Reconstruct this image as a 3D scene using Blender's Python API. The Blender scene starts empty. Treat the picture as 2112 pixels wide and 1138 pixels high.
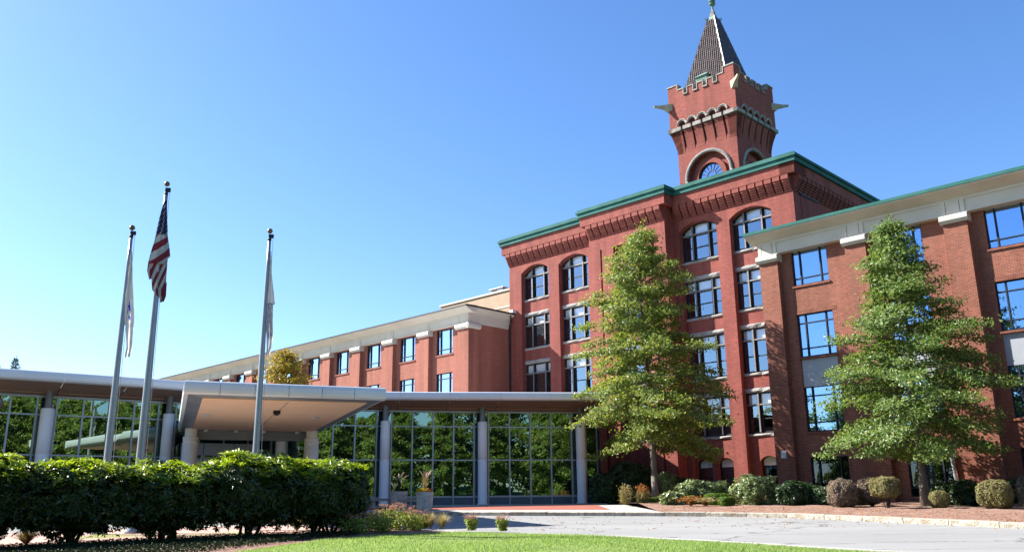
import bpy, math, random
import numpy as np
from mathutils import Vector, Matrix

S = bpy.context.scene
COL = S.collection
rng = np.random.default_rng(7)
random.seed(7)
R = math.radians

# ------------------------------------------------------------------ camera
TH, RO = R(14.736), R(-0.5718)
fwd = Vector((0, math.cos(TH), math.sin(TH)))
right0 = Vector((1, 0, 0))
up0 = right0.cross(fwd)
rt = math.cos(RO) * right0 + math.sin(RO) * up0
up = -math.sin(RO) * right0 + math.cos(RO) * up0
cd = bpy.data.cameras.new('camera')
cd.sensor_width = 36
cd.lens = 36 * 1785.93 / 2112
cd.clip_start = 0.1
cd.clip_end = 3000
cam = bpy.data.objects.new('camera', cd)
COL.objects.link(cam)
cam.matrix_world = Matrix(((rt.x, up.x, -fwd.x, 0), (rt.y, up.y, -fwd.y, 0), (rt.z, up.z, -fwd.z, 1.6), (0, 0, 0, 1)))
S.camera = cam

# ------------------------------------------------------------------ light
SUN = Vector((-0.762, 0.227, 0.607)).normalized()
EL = math.asin(SUN.z)
AZ = math.atan2(SUN.x, SUN.y)
W = bpy.data.worlds.new('World')
S.world = W
W.use_nodes = True
wn = W.node_tree.nodes
wl = W.node_tree.links
sky = wn.new('ShaderNodeTexSky')
sky.sky_type = 'NISHITA'
sky.sun_disc = False
sky.sun_elevation = EL
sky.sun_rotation = AZ
sky.altitude = 0
sky.air_density = 1.0
sky.dust_density = 0.6
sky.ozone_density = 4.0
wn['Background'].inputs['Strength'].default_value = 0.077
hsv = wn.new('ShaderNodeHueSaturation')
hsv.inputs['Saturation'].default_value = 1.17
hsv.inputs['Hue'].default_value = 0.506
wl.new(sky.outputs[0], hsv.inputs['Color'])
wl.new(hsv.outputs[0], wn['Background'].inputs['Color'])
sl = bpy.data.lights.new('sun', 'SUN')
sl.energy = 5.0
sl.angle = R(0.5)
sl.color = (1.0, 0.95, 0.86)
sun = bpy.data.objects.new('sun', sl)
COL.objects.link(sun)
sun.rotation_euler = SUN.to_track_quat('Z', 'Y').to_euler()
sun.location = (-40, 0, 60)

S.view_settings.view_transform = 'Standard'
S.view_settings.look = 'None'
S.view_settings.gamma = 1
S.view_settings.exposure = 1.75
S.view_settings.use_curve_mapping = False
S.render.resolution_x, S.render.resolution_y = 1024, 551

# ------------------------------------------------------------------ materials
def newmat(name):
    m = bpy.data.materials.new(name)
    m.use_nodes = True
    nt = m.node_tree
    for n in list(nt.nodes):
        if n.type != 'OUTPUT_MATERIAL' and n.type != 'BSDF_PRINCIPLED':
            nt.nodes.remove(n)
    return m, nt, nt.nodes['Principled BSDF']

def node(nt, t, **k):
    n = nt.nodes.new(t)
    for a, b in k.items():
        setattr(n, a, b)
    return n

def c4(c):
    return (c[0], c[1], c[2], 1)

def lerp3(c, k):
    return (c[0] * k, c[1] * k, c[2] * k)

def vmat(name, c1, c2, scale=3.0, rough=0.7, metal=0.0, bump=0.0, detail=4.0, spec=0.4, lo=0.35, hi=0.65, stretch=None, c3=None, scale2=0.3, amt2=0.0, bscale=None):
    """two-colour noise material in object space, with an optional slow second stain"""
    c1, c2, c3 = lerp3(c1, 0.72), lerp3(c2, 0.72), lerp3(c3, 0.72) if c3 else None
    m, nt, b = newmat(name)
    tc = node(nt, 'ShaderNodeTexCoord')
    src = tc.outputs['Object']
    if stretch:
        mp = node(nt, 'ShaderNodeMapping')
        mp.inputs['Scale'].default_value = stretch
        nt.links.new(src, mp.inputs[0])
        src = mp.outputs[0]
    n = node(nt, 'ShaderNodeTexNoise')
    n.inputs['Scale'].default_value = scale
    n.inputs['Detail'].default_value = detail
    nt.links.new(src, n.inputs['Vector'])
    r = node(nt, 'ShaderNodeValToRGB')
    r.color_ramp.elements[0].position = lo
    r.color_ramp.elements[1].position = hi
    r.color_ramp.elements[0].color = c4(c1)
    r.color_ramp.elements[1].color = c4(c2)
    nt.links.new(n.outputs['Fac'], r.inputs[0])
    out = r.outputs[0]
    if c3:
        n2 = node(nt, 'ShaderNodeTexNoise')
        n2.inputs['Scale'].default_value = scale2
        n2.inputs['Detail'].default_value = 6
        nt.links.new(tc.outputs['Object'], n2.inputs['Vector'])
        r2 = node(nt, 'ShaderNodeValToRGB')
        r2.color_ramp.elements[0].position = 0.45
        r2.color_ramp.elements[1].position = 0.7
        r2.color_ramp.elements[0].color = (0, 0, 0, 1)
        r2.color_ramp.elements[1].color = (amt2, amt2, amt2, 1)
        nt.links.new(n2.outputs['Fac'], r2.inputs[0])
        mx = node(nt, 'ShaderNodeMixRGB')
        nt.links.new(r2.outputs[0], mx.inputs['Fac'])
        nt.links.new(out, mx.inputs['Color1'])
        mx.inputs['Color2'].default_value = c4(c3)
        out = mx.outputs[0]
    nt.links.new(out, b.inputs['Base Color'])
    b.inputs['Roughness'].default_value = rough
    b.inputs['Metallic'].default_value = metal
    b.inputs['Specular IOR Level'].default_value = spec
    if bump:
        bn = node(nt, 'ShaderNodeTexNoise')
        bn.inputs['Scale'].default_value = bscale or scale * 4
        bn.inputs['Detail'].default_value = 5
        nt.links.new(src, bn.inputs['Vector'])
        bp = node(nt, 'ShaderNodeBump')
        bp.inputs['Strength'].default_value = min(1.0, bump)
        bp.inputs['Distance'].default_value = 0.05 * max(1.0, bump)
        nt.links.new(bn.outputs['Fac'], bp.inputs['Height'])
        nt.links.new(bp.outputs[0], b.inputs['Normal'])
    return m

def brickmat(name, c1, c2, mortar, stain, bw=0.215, rh=0.072, mort=0.010, rough=0.85, horiz=False, bias=0.0, stain_amt=0.55):
    c1, c2, mortar, stain = [lerp3(q, 0.74) for q in (c1, c2, mortar, stain)]
    m, nt, b = newmat(name)
    tc = node(nt, 'ShaderNodeTexCoord')
    sp = node(nt, 'ShaderNodeSeparateXYZ')
    nt.links.new(tc.outputs['Object'], sp.inputs[0])
    cb = node(nt, 'ShaderNodeCombineXYZ')
    if horiz:
        nt.links.new(sp.outputs['X'], cb.inputs['X'])
        nt.links.new(sp.outputs['Y'], cb.inputs['Y'])
    else:
        ad = node(nt, 'ShaderNodeMath', operation='ADD')
        nt.links.new(sp.outputs['X'], ad.inputs[0])
        nt.links.new(sp.outputs['Y'], ad.inputs[1])
        nt.links.new(ad.outputs[0], cb.inputs['X'])
        nt.links.new(sp.outputs['Z'], cb.inputs['Y'])
    br = node(nt, 'ShaderNodeTexBrick')
    br.inputs['Scale'].default_value = 1.0
    br.inputs['Brick Width'].default_value = bw
    br.inputs['Row Height'].default_value = rh
    br.inputs['Mortar Size'].default_value = mort
    br.inputs['Mortar Smooth'].default_value = 0.2
    br.inputs['Bias'].default_value = bias
    br.inputs['Color1'].default_value = c4(c1)
    br.inputs['Color2'].default_value = c4(c2)
    br.inputs['Mortar'].default_value = c4(mortar)
    nt.links.new(cb.outputs[0], br.inputs['Vector'])
    n = node(nt, 'ShaderNodeTexNoise')
    n.inputs['Scale'].default_value = 0.45
    n.inputs['Detail'].default_value = 8
    n.inputs['Roughness'].default_value = 0.65
    nt.links.new(tc.outputs['Object'], n.inputs['Vector'])
    r = node(nt, 'ShaderNodeValToRGB')
    r.color_ramp.elements[0].position = 0.42
    r.color_ramp.elements[1].position = 0.72
    r.color_ramp.elements[0].color = (0, 0, 0, 1)
    r.color_ramp.elements[1].color = (stain_amt, stain_amt, stain_amt, 1)
    nt.links.new(n.outputs['Fac'], r.inputs[0])
    mx = node(nt, 'ShaderNodeMixRGB')
    nt.links.new(r.outputs[0], mx.inputs['Fac'])
    nt.links.new(br.outputs['Color'], mx.inputs['Color1'])
    mx.inputs['Color2'].default_value = c4(stain)
    # vertical rain streaks
    if not horiz:
        mp = node(nt, 'ShaderNodeMapping')
        mp.inputs['Scale'].default_value = (1.6, 1.6, 0.10)
        nt.links.new(tc.outputs['Object'], mp.inputs[0])
        n3 = node(nt, 'ShaderNodeTexNoise')
        n3.inputs['Scale'].default_value = 1.2
        n3.inputs['Detail'].default_value = 5
        nt.links.new(mp.outputs[0], n3.inputs['Vector'])
        mr = node(nt, 'ShaderNodeMapRange')
        mr.inputs['From Min'].default_value = 0.35
        mr.inputs['From Max'].default_value = 0.75
        mr.inputs['To Min'].default_value = 1.0
        mr.inputs['To Max'].default_value = 0.66
        nt.links.new(n3.outputs['Fac'], mr.inputs['Value'])
        mu = node(nt, 'ShaderNodeMixRGB', blend_type='MULTIPLY')
        mu.inputs['Fac'].default_value = 1
        nt.links.new(mx.outputs[0], mu.inputs['Color1'])
        nt.links.new(mr.outputs[0], mu.inputs['Color2'])
        nt.links.new(mu.outputs[0], b.inputs['Base Color'])
    else:
        nt.links.new(mx.outputs[0], b.inputs['Base Color'])
    b.inputs['Roughness'].default_value = rough
    b.inputs['Specular IOR Level'].default_value = 0.25
    bp = node(nt, 'ShaderNodeBump')
    bp.inputs['Strength'].default_value = 0.5
    bp.inputs['Distance'].default_value = 0.01
    bp.invert = True
    nt.links.new(br.outputs['Fac'], bp.inputs['Height'])
    nt.links.new(bp.outputs[0], b.inputs['Normal'])
    return m

def glassmat(name, fac, tint, trans=None, body=None, wob=0.0):
    m, nt, b = newmat(name)
    out = nt.nodes['Material Output']
    g = node(nt, 'ShaderNodeBsdfGlossy')
    g.inputs['Roughness'].default_value = 0.0
    g.inputs['Color'].default_value = c4(tint)
    if trans:
        t = node(nt, 'ShaderNodeBsdfTransparent')
        t.inputs['Color'].default_value = c4(trans)
        nt.nodes.remove(b)
    else:
        t = b
        b.inputs['Base Color'].default_value = c4(body)
        b.inputs['Roughness'].default_value = 0.4
        b.inputs['Specular IOR Level'].default_value = 0.0
    mx = node(nt, 'ShaderNodeMixShader')
    mx.inputs[0].default_value = fac
    nt.links.new(t.outputs[0], mx.inputs[1])
    nt.links.new(g.outputs[0], mx.inputs[2])
    nt.links.new(mx.outputs[0], out.inputs['Surface'])
    if wob:
        tc = node(nt, 'ShaderNodeTexCoord')
        n = node(nt, 'ShaderNodeTexNoise')
        n.inputs['Scale'].default_value = 0.9
        n.inputs['Detail'].default_value = 1
        nt.links.new(tc.outputs['Object'], n.inputs['Vector'])
        bp = node(nt, 'ShaderNodeBump')
        bp.inputs['Strength'].default_value = 1.0
        bp.inputs['Distance'].default_value = wob
        nt.links.new(n.outputs['Fac'], bp.inputs['Height'])
        nt.links.new(bp.outputs[0], g.inputs['Normal'])
    return m

def leafmat(name, cols, trans=0.35, rough=0.45, spec=0.35):
    """cols: list of colours; every leaf (mesh island) draws its own"""
    cols = [lerp3(q, 0.92) for q in cols]
    m, nt, b = newmat(name)
    out = nt.nodes['Material Output']
    ge = node(nt, 'ShaderNodeNewGeometry')
    r = node(nt, 'ShaderNodeValToRGB')
    el = r.color_ramp.elements
    n = len(cols)
    el[0].position, el[0].color = 0, c4(cols[0])
    el[1].position, el[1].color = 1, c4(cols[-1])
    for i in range(1, n - 1):
        e = el.new(i / (n - 1))
        e.color = c4(cols[i])
    nt.links.new(ge.outputs['Random Per Island'], r.inputs[0])
    nt.links.new(r.outputs[0], b.inputs['Base Color'])
    b.inputs['Roughness'].default_value = rough
    b.inputs['Specular IOR Level'].default_value = spec
    tr = node(nt, 'ShaderNodeBsdfTranslucent')
    hs = node(nt, 'ShaderNodeHueSaturation')
    hs.inputs['Hue'].default_value = 0.485
    hs.inputs['Saturation'].default_value = 1.1
    hs.inputs['Value'].default_value = 1.5
    nt.links.new(r.outputs[0], hs.inputs['Color'])
    nt.links.new(hs.outputs[0], tr.inputs['Color'])
    mx = node(nt, 'ShaderNodeMixShader')
    mx.inputs[0].default_value = trans
    nt.links.new(b.outputs[0], mx.inputs[1])
    nt.links.new(tr.outputs[0], mx.inputs[2])
    nt.links.new(mx.outputs[0], out.inputs['Surface'])
    return m

M = {}
M['mill_brick'] = brickmat('mill_brick', (0.385, 0.096, 0.070), (0.25, 0.056, 0.045), (0.34, 0.125, 0.105), (0.25, 0.068, 0.055), stain_amt=0.75, bw=0.23, rh=0.078)
M['wing_brick'] = brickmat('wing_brick', (0.36, 0.115, 0.070), (0.225, 0.070, 0.046), (0.37, 0.22, 0.165), (0.25, 0.085, 0.055), stain_amt=0.4, mort=0.008)
M['left_brick'] = brickmat('left_brick', (0.42, 0.130, 0.085), (0.32, 0.090, 0.060), (0.42, 0.24, 0.19), (0.34, 0.11, 0.075), stain_amt=0.4, mort=0.008)
M['void'] = vmat('dark_interior', (0.012, 0.011, 0.012), (0.02, 0.018, 0.018), 2)
M['stone'] = vmat('rough_granite', (0.36, 0.34, 0.32), (0.56, 0.54, 0.52), 5, 0.9, bump=1.0, c3=(0.22, 0.21, 0.20), scale2=1.2, amt2=0.6)
M['coping'] = vmat('coping_stone', (0.27, 0.245, 0.225), (0.42, 0.385, 0.355), 4, 0.9, bump=0.5, c3=(0.15, 0.13, 0.12), scale2=1.5, amt2=0.7)
M['limestone'] = vmat('pale_limestone', (0.40, 0.35, 0.26), (0.52, 0.46, 0.35), 2.5, 0.9, bump=0.2)
M['copper'] = vmat('green_copper', (0.014, 0.105, 0.095), (0.026, 0.145, 0.128), 1.5, 0.75, spec=0.2, c3=(0.05, 0.19, 0.17), scale2=0.8, amt2=0.5)
M['oldcopper'] = vmat('weathered_copper', (0.10, 0.22, 0.18), (0.22, 0.36, 0.31), 3, 0.7, c3=(0.03, 0.08, 0.06), scale2=2, amt2=0.8)
M['frame'] = vmat('dark_window_frame', (0.012, 0.012, 0.014), (0.022, 0.021, 0.023), 3, 0.5)
M['mullion'] = vmat('grey_brown_mullion', (0.19, 0.185, 0.185), (0.25, 0.24, 0.235), 3, 0.6)
M['blueframe'] = vmat('dark_blue_frame', (0.010, 0.018, 0.035), (0.016, 0.026, 0.05), 3, 0.6, spec=0.25)
M['glass'] = glassmat('window_glass', 0.36, (0.60, 0.78, 0.96), trans=(0.82, 0.86, 0.88), wob=0.0012)
M['bluemirror'] = glassmat('blue_tinted_glass', 0.60, (0.42, 0.66, 0.98), trans=(0.45, 0.58, 0.74), wob=0.001)
M['pavglass'] = glassmat('pavilion_glass', 0.46, (0.44, 0.60, 0.50), body=(0.006, 0.009, 0.009), wob=0.0012)
M['palemirror'] = glassmat('pale_tinted_glass', 0.72, (0.55, 0.76, 1.0), trans=(0.5, 0.6, 0.7), wob=0.001)
M['clearglass'] = glassmat('clear_upper_glass', 0.20, (0.65, 0.80, 0.95), trans=(0.92, 0.94, 0.95), wob=0.001)
M['darkglass'] = glassmat('dark_ground_glass', 0.12, (0.5, 0.65, 0.9), trans=(0.25, 0.3, 0.36), wob=0.001)
M['blind'] = vmat('roller_blind', (0.95, 0.95, 0.98), (1.0, 1.0, 1.0), 2, 0.9)
M['curtain'] = vmat('sheer_curtain', (0.55, 0.60, 0.66), (0.68, 0.72, 0.76), 3, 0.9)
M['eifs'] = vmat('cream_stucco', (0.66, 0.60, 0.51), (0.72, 0.66, 0.57), 1.2, 0.9, bump=0.1, c3=(0.58, 0.53, 0.45), scale2=0.5, amt2=0.4)
M['tan'] = vmat('tan_stucco', (0.46, 0.33, 0.22), (0.52, 0.38, 0.27), 1.0, 0.9)
M['caststone'] = vmat('cast_stone', (0.58, 0.54, 0.48), (0.68, 0.64, 0.58), 3, 0.85, bump=0.15)
M['greypanel'] = vmat('grey_metal_panel', (0.36, 0.39, 0.44), (0.41, 0.44, 0.49), 0.8, 0.45)
M['silver'] = vmat('silver_fascia', (0.84, 0.87, 0.90), (0.92, 0.95, 0.98), 1.0, 0.38, metal=0.15, c3=(0.74, 0.76, 0.80), scale2=0.5, amt2=0.5, spec=0.5)
M['soffit'] = vmat('brown_soffit', (0.34, 0.20, 0.14), (0.40, 0.24, 0.17), 0.8, 0.6)
M['peach'] = vmat('tan_soffit', (1.0, 0.64, 0.42), (1.05, 0.69, 0.46), 0.7, 0.8, c3=(0.92, 0.57, 0.37), scale2=0.35, amt2=0.5)
M['column'] = vmat('white_column', (1.06, 1.05, 1.05), (1.12, 1.11, 1.11), 1.0, 0.45)
M['creamcol'] = vmat('cream_column', (1.0, 0.92, 0.80), (1.06, 0.98, 0.88), 1.0, 0.6)
M['neck'] = vmat('grey_neck', (0.22, 0.23, 0.26), (0.28, 0.29, 0.32), 1.0, 0.4, metal=0.3)
M['alu'] = vmat('aluminium_mullion', (0.42, 0.47, 0.53), (0.50, 0.55, 0.61), 1.0, 0.35, metal=0.35)
M['basepanel'] = vmat('slate_blue_panel', (0.10, 0.14, 0.19), (0.15, 0.19, 0.24), 0.8, 0.35)
M['pole'] = vmat('satin_pole', (0.34, 0.38, 0.42), (0.42, 0.46, 0.50), 1.0, 0.35, metal=0.5)
M['gold'] = vmat('bronze_ball', (0.14, 0.10, 0.05), (0.22, 0.16, 0.09), 4.0, 0.35, metal=0.6)
M['bark'] = vmat('tree_bark', (0.13, 0.11, 0.095), (0.26, 0.23, 0.20), 6, 0.95, bump=0.8, stretch=(1, 1, 0.25))
M['darkbark'] = vmat('shrub_bark', (0.05, 0.04, 0.03), (0.11, 0.085, 0.06), 8, 0.95, bump=0.6)
M['mulch'] = vmat('bark_mulch', (0.14, 0.065, 0.042), (0.50, 0.29, 0.21), 14, 1.0, bump=1.5, detail=8, c3=(0.55, 0.36, 0.28), scale2=1.5, amt2=0.5, bscale=30)
M['concrete'] = vmat('concrete_paving', (0.42, 0.40, 0.37), (0.52, 0.50, 0.46), 1.6, 0.9, bump=0.2, detail=8, c3=(0.35, 0.33, 0.30), scale2=0.4, amt2=0.5)
M['granite'] = vmat('granite_kerb', (0.34, 0.29, 0.22), (0.62, 0.57, 0.48), 5, 0.9, bump=1.0, detail=8, c3=(0.30, 0.22, 0.13), scale2=2.0, amt2=0.5)
M['planter'] = vmat('aggregate_concrete', (0.46, 0.45, 0.41), (0.68, 0.66, 0.61), 6, 0.95, bump=0.8, detail=8)
M['black'] = vmat('black_fitting', (0.012, 0.012, 0.012), (0.02, 0.02, 0.02), 3, 0.5)
M['whitebox'] = vmat('white_plate', (0.62, 0.62, 0.62), (0.70, 0.70, 0.70), 2, 0.6)
M['tile'] = vmat('dark_roof_tile', (0.050, 0.032, 0.030), (0.135, 0.095, 0.090), 4.5, 0.38, detail=8, spec=0.6)
M['paver'] = brickmat('brick_paving', (0.44, 0.135, 0.095), (0.34, 0.095, 0.065), (0.28, 0.14, 0.11), (0.36, 0.13, 0.10), bw=0.2, rh=0.1, mort=0.006, horiz=True, stain_amt=0.4)
M['palepaver'] = brickmat('pink_paving', (0.56, 0.36, 0.30), (0.50, 0.31, 0.26), (0.42, 0.30, 0.26), (0.52, 0.36, 0.31), bw=0.6, rh=0.3, mort=0.008, horiz=True, stain_amt=0.4)

def roadmat():
    m, nt, b = newmat('worn_asphalt')
    tc = node(nt, 'ShaderNodeTexCoord')
    n = node(nt, 'ShaderNodeTexNoise'); n.inputs['Scale'].default_value = 0.35; n.inputs['Detail'].default_value = 10; n.inputs['Roughness'].default_value = 0.7
    mp = node(nt, 'ShaderNodeMapping'); mp.inputs['Rotation'].default_value = (0, 0, R(12)); mp.inputs['Scale'].default_value = (0.35, 1.0, 1)
    nt.links.new(tc.outputs['Object'], mp.inputs[0]); nt.links.new(mp.outputs[0], n.inputs['Vector'])
    r = node(nt, 'ShaderNodeValToRGB')
    r.color_ramp.elements[0].position = 0.30; r.color_ramp.elements[0].color = (0.20, 0.20, 0.198, 1)
    r.color_ramp.elements[1].position = 0.75; r.color_ramp.elements[1].color = (0.265, 0.266, 0.26, 1)
    nt.links.new(n.outputs['Fac'], r.inputs[0])
    # fine aggregate
    f = node(nt, 'ShaderNodeTexNoise'); f.inputs['Scale'].default_value = 60; f.inputs['Detail'].default_value = 3
    nt.links.new(tc.outputs['Object'], f.inputs['Vector'])
    mr = node(nt, 'ShaderNodeMapRange'); mr.inputs['To Min'].default_value = 0.8; mr.inputs['To Max'].default_value = 1.2
    nt.links.new(f.outputs['Fac'], mr.inputs['Value'])
    mu = node(nt, 'ShaderNodeMixRGB', blend_type='MULTIPLY'); mu.inputs['Fac'].default_value = 1
    nt.links.new(r.outputs[0], mu.inputs['Color1']); nt.links.new(mr.outputs[0], mu.inputs['Color2'])
    # cracks: thin voronoi edges, broken up by noise
    wv = node(nt, 'ShaderNodeTexNoise'); wv.inputs['Scale'].default_value = 0.8; wv.inputs['Detail'].default_value = 4
    nt.links.new(tc.outputs['Object'], wv.inputs['Vector'])
    ad = node(nt, 'ShaderNodeMixRGB', blend_type='ADD'); ad.inputs['Fac'].default_value = 0.9
    nt.links.new(mp.outputs[0], ad.inputs['Color1']); nt.links.new(wv.outputs['Color'], ad.inputs['Color2'])
    v = node(nt, 'ShaderNodeTexVoronoi', feature='DISTANCE_TO_EDGE'); v.inputs['Scale'].default_value = 0.42
    nt.links.new(ad.outputs[0], v.inputs['Vector'])
    cr = node(nt, 'ShaderNodeMapRange'); cr.inputs['From Min'].default_value = 0.002; cr.inputs['From Max'].default_value = 0.014
    cr.inputs['To Min'].default_value = 0.25; cr.inputs['To Max'].default_value = 1.0
    nt.links.new(v.outputs['Distance'], cr.inputs['Value'])
    mu2 = node(nt, 'ShaderNodeMixRGB', blend_type='MULTIPLY'); mu2.inputs['Fac'].default_value = 0.8
    nt.links.new(mu.outputs[0], mu2.inputs['Color1']); nt.links.new(cr.outputs[0], mu2.inputs['Color2'])
    nt.links.new(mu2.outputs[0], b.inputs['Base Color'])
    b.inputs['Roughness'].default_value = 0.9
    b.inputs['Specular IOR Level'].default_value = 0.2
    return m
M['road'] = roadmat()
M['lawn'] = vmat('lawn_soil', (0.16, 0.24, 0.05), (0.26, 0.34, 0.09), 1.1, 1.0, bump=0.8, detail=9, c3=(0.40, 0.42, 0.19), scale2=0.45, amt2=0.5, bscale=40)
M['farlawn'] = vmat('far_grass', (0.05, 0.13, 0.018), (0.09, 0.20, 0.03), 0.6, 1.0, bump=0.5, detail=8)
M['blade'] = leafmat('grass_blade', [(0.12, 0.24, 0.045), (0.19, 0.32, 0.075), (0.25, 0.35, 0.11), (0.33, 0.38, 0.18)], 0.45, 0.6, 0.2)
M['oakleaf'] = leafmat('oak_leaf', [(0.070, 0.130, 0.022), (0.115, 0.185, 0.032), (0.165, 0.235, 0.046), (0.22, 0.28, 0.060), (0.28, 0.28, 0.07), (0.090, 0.160, 0.028)], 0.42, 0.45, 0.35)
M['oakleaf2'] = leafmat('oak_leaf_deep', [(0.062, 0.130, 0.026), (0.10, 0.180, 0.040), (0.15, 0.225, 0.060), (0.12, 0.195, 0.045), (0.20, 0.265, 0.075), (0.078, 0.150, 0.030), (0.22, 0.25, 0.07)], 0.40, 0.45, 0.35)
M['yellowleaf'] = leafmat('autumn_yellow_leaf', [(0.16, 0.17, 0.02), (0.30, 0.24, 0.025), (0.42, 0.27, 0.03), (0.13, 0.16, 0.025), (0.36, 0.20, 0.03)], 0.35)
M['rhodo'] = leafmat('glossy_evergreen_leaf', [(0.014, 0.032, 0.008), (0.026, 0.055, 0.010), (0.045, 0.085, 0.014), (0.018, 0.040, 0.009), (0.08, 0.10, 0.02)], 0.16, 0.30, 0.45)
M['rhodo_new_lit'] = leafmat('new_lit_evergreen_leaf', [(0.15, 0.26, 0.022), (0.22, 0.33, 0.035), (0.27, 0.32, 0.05), (0.12, 0.22, 0.02)], 0.40, 0.3, 0.6)  # brighter than the other hedge leaves; the sunlit top is put into this colour
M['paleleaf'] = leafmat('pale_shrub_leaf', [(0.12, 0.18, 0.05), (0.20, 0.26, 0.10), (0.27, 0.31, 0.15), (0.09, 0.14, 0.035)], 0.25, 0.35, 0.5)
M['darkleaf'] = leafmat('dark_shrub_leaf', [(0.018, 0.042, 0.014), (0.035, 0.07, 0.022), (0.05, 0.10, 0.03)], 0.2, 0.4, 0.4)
M['darkcover'] = leafmat('dark_cover_leaf', [(0.010, 0.022, 0.008), (0.018, 0.035, 0.012), (0.03, 0.05, 0.015)], 0.1, 0.6, 0.15)  # leaf colour dropped to near-black in place of shade by the hedge
M['boxleaf'] = leafmat('box_leaf', [(0.07, 0.15, 0.012), (0.11, 0.20, 0.018), (0.05, 0.10, 0.012)], 0.25, 0.5, 0.3)
M['barberry'] = leafmat('purple_twig_leaf', [(0.13, 0.085, 0.075), (0.24, 0.17, 0.15), (0.31, 0.25, 0.20), (0.16, 0.16, 0.06), (0.20, 0.11, 0.09)], 0.25, 0.6, 0.2)
M['olive'] = leafmat('olive_twig_leaf', [(0.19, 0.17, 0.07), (0.27, 0.23, 0.11), (0.17, 0.19, 0.05), (0.31, 0.25, 0.15)], 0.25, 0.6, 0.2)
M['conifer'] = leafmat('conifer_needle', [(0.022, 0.045, 0.030), (0.040, 0.07, 0.045), (0.03, 0.055, 0.035)], 0.1, 0.6, 0.2)
M['sedumleaf'] = leafmat('sedum_leaf', [(0.20, 0.28, 0.04), (0.30, 0.36, 0.06), (0.14, 0.22, 0.03)], 0.3, 0.5, 0.3)
M['sedumtop'] = leafmat('sedum_flower', [(0.46, 0.20, 0.15), (0.52, 0.30, 0.22), (0.42, 0.15, 0.11), (0.42, 0.34, 0.12), (0.5, 0.36, 0.28)], 0.2, 0.8, 0.1)
M['drygrass'] = leafmat('dry_grass_blade', [(0.36, 0.28, 0.13), (0.26, 0.24, 0.08), (0.45, 0.36, 0.20), (0.20, 0.22, 0.06)], 0.3, 0.7, 0.2)
M['rustleaf'] = leafmat('rust_leaf', [(0.30, 0.11, 0.03), (0.38, 0.17, 0.05), (0.22, 0.10, 0.03), (0.30, 0.22, 0.06)], 0.3, 0.6, 0.2)
M['yellowflower'] = leafmat('yellow_flower', [(0.55, 0.42, 0.02), (0.62, 0.50, 0.03), (0.45, 0.36, 0.03)], 0.2, 0.7, 0.2)
M['plume'] = leafmat('grass_plume', [(0.52, 0.40, 0.34), (0.60, 0.48, 0.40), (0.42, 0.28, 0.24)], 0.3, 0.9, 0.1)

# ------------------------------------------------------------------ mesh helpers
OFF = {}
def offset_of(o):
    while o is not None:
        if o.name in OFF:
            return OFF[o.name]
        o = o.parent
    return (0, 0, 0)

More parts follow.
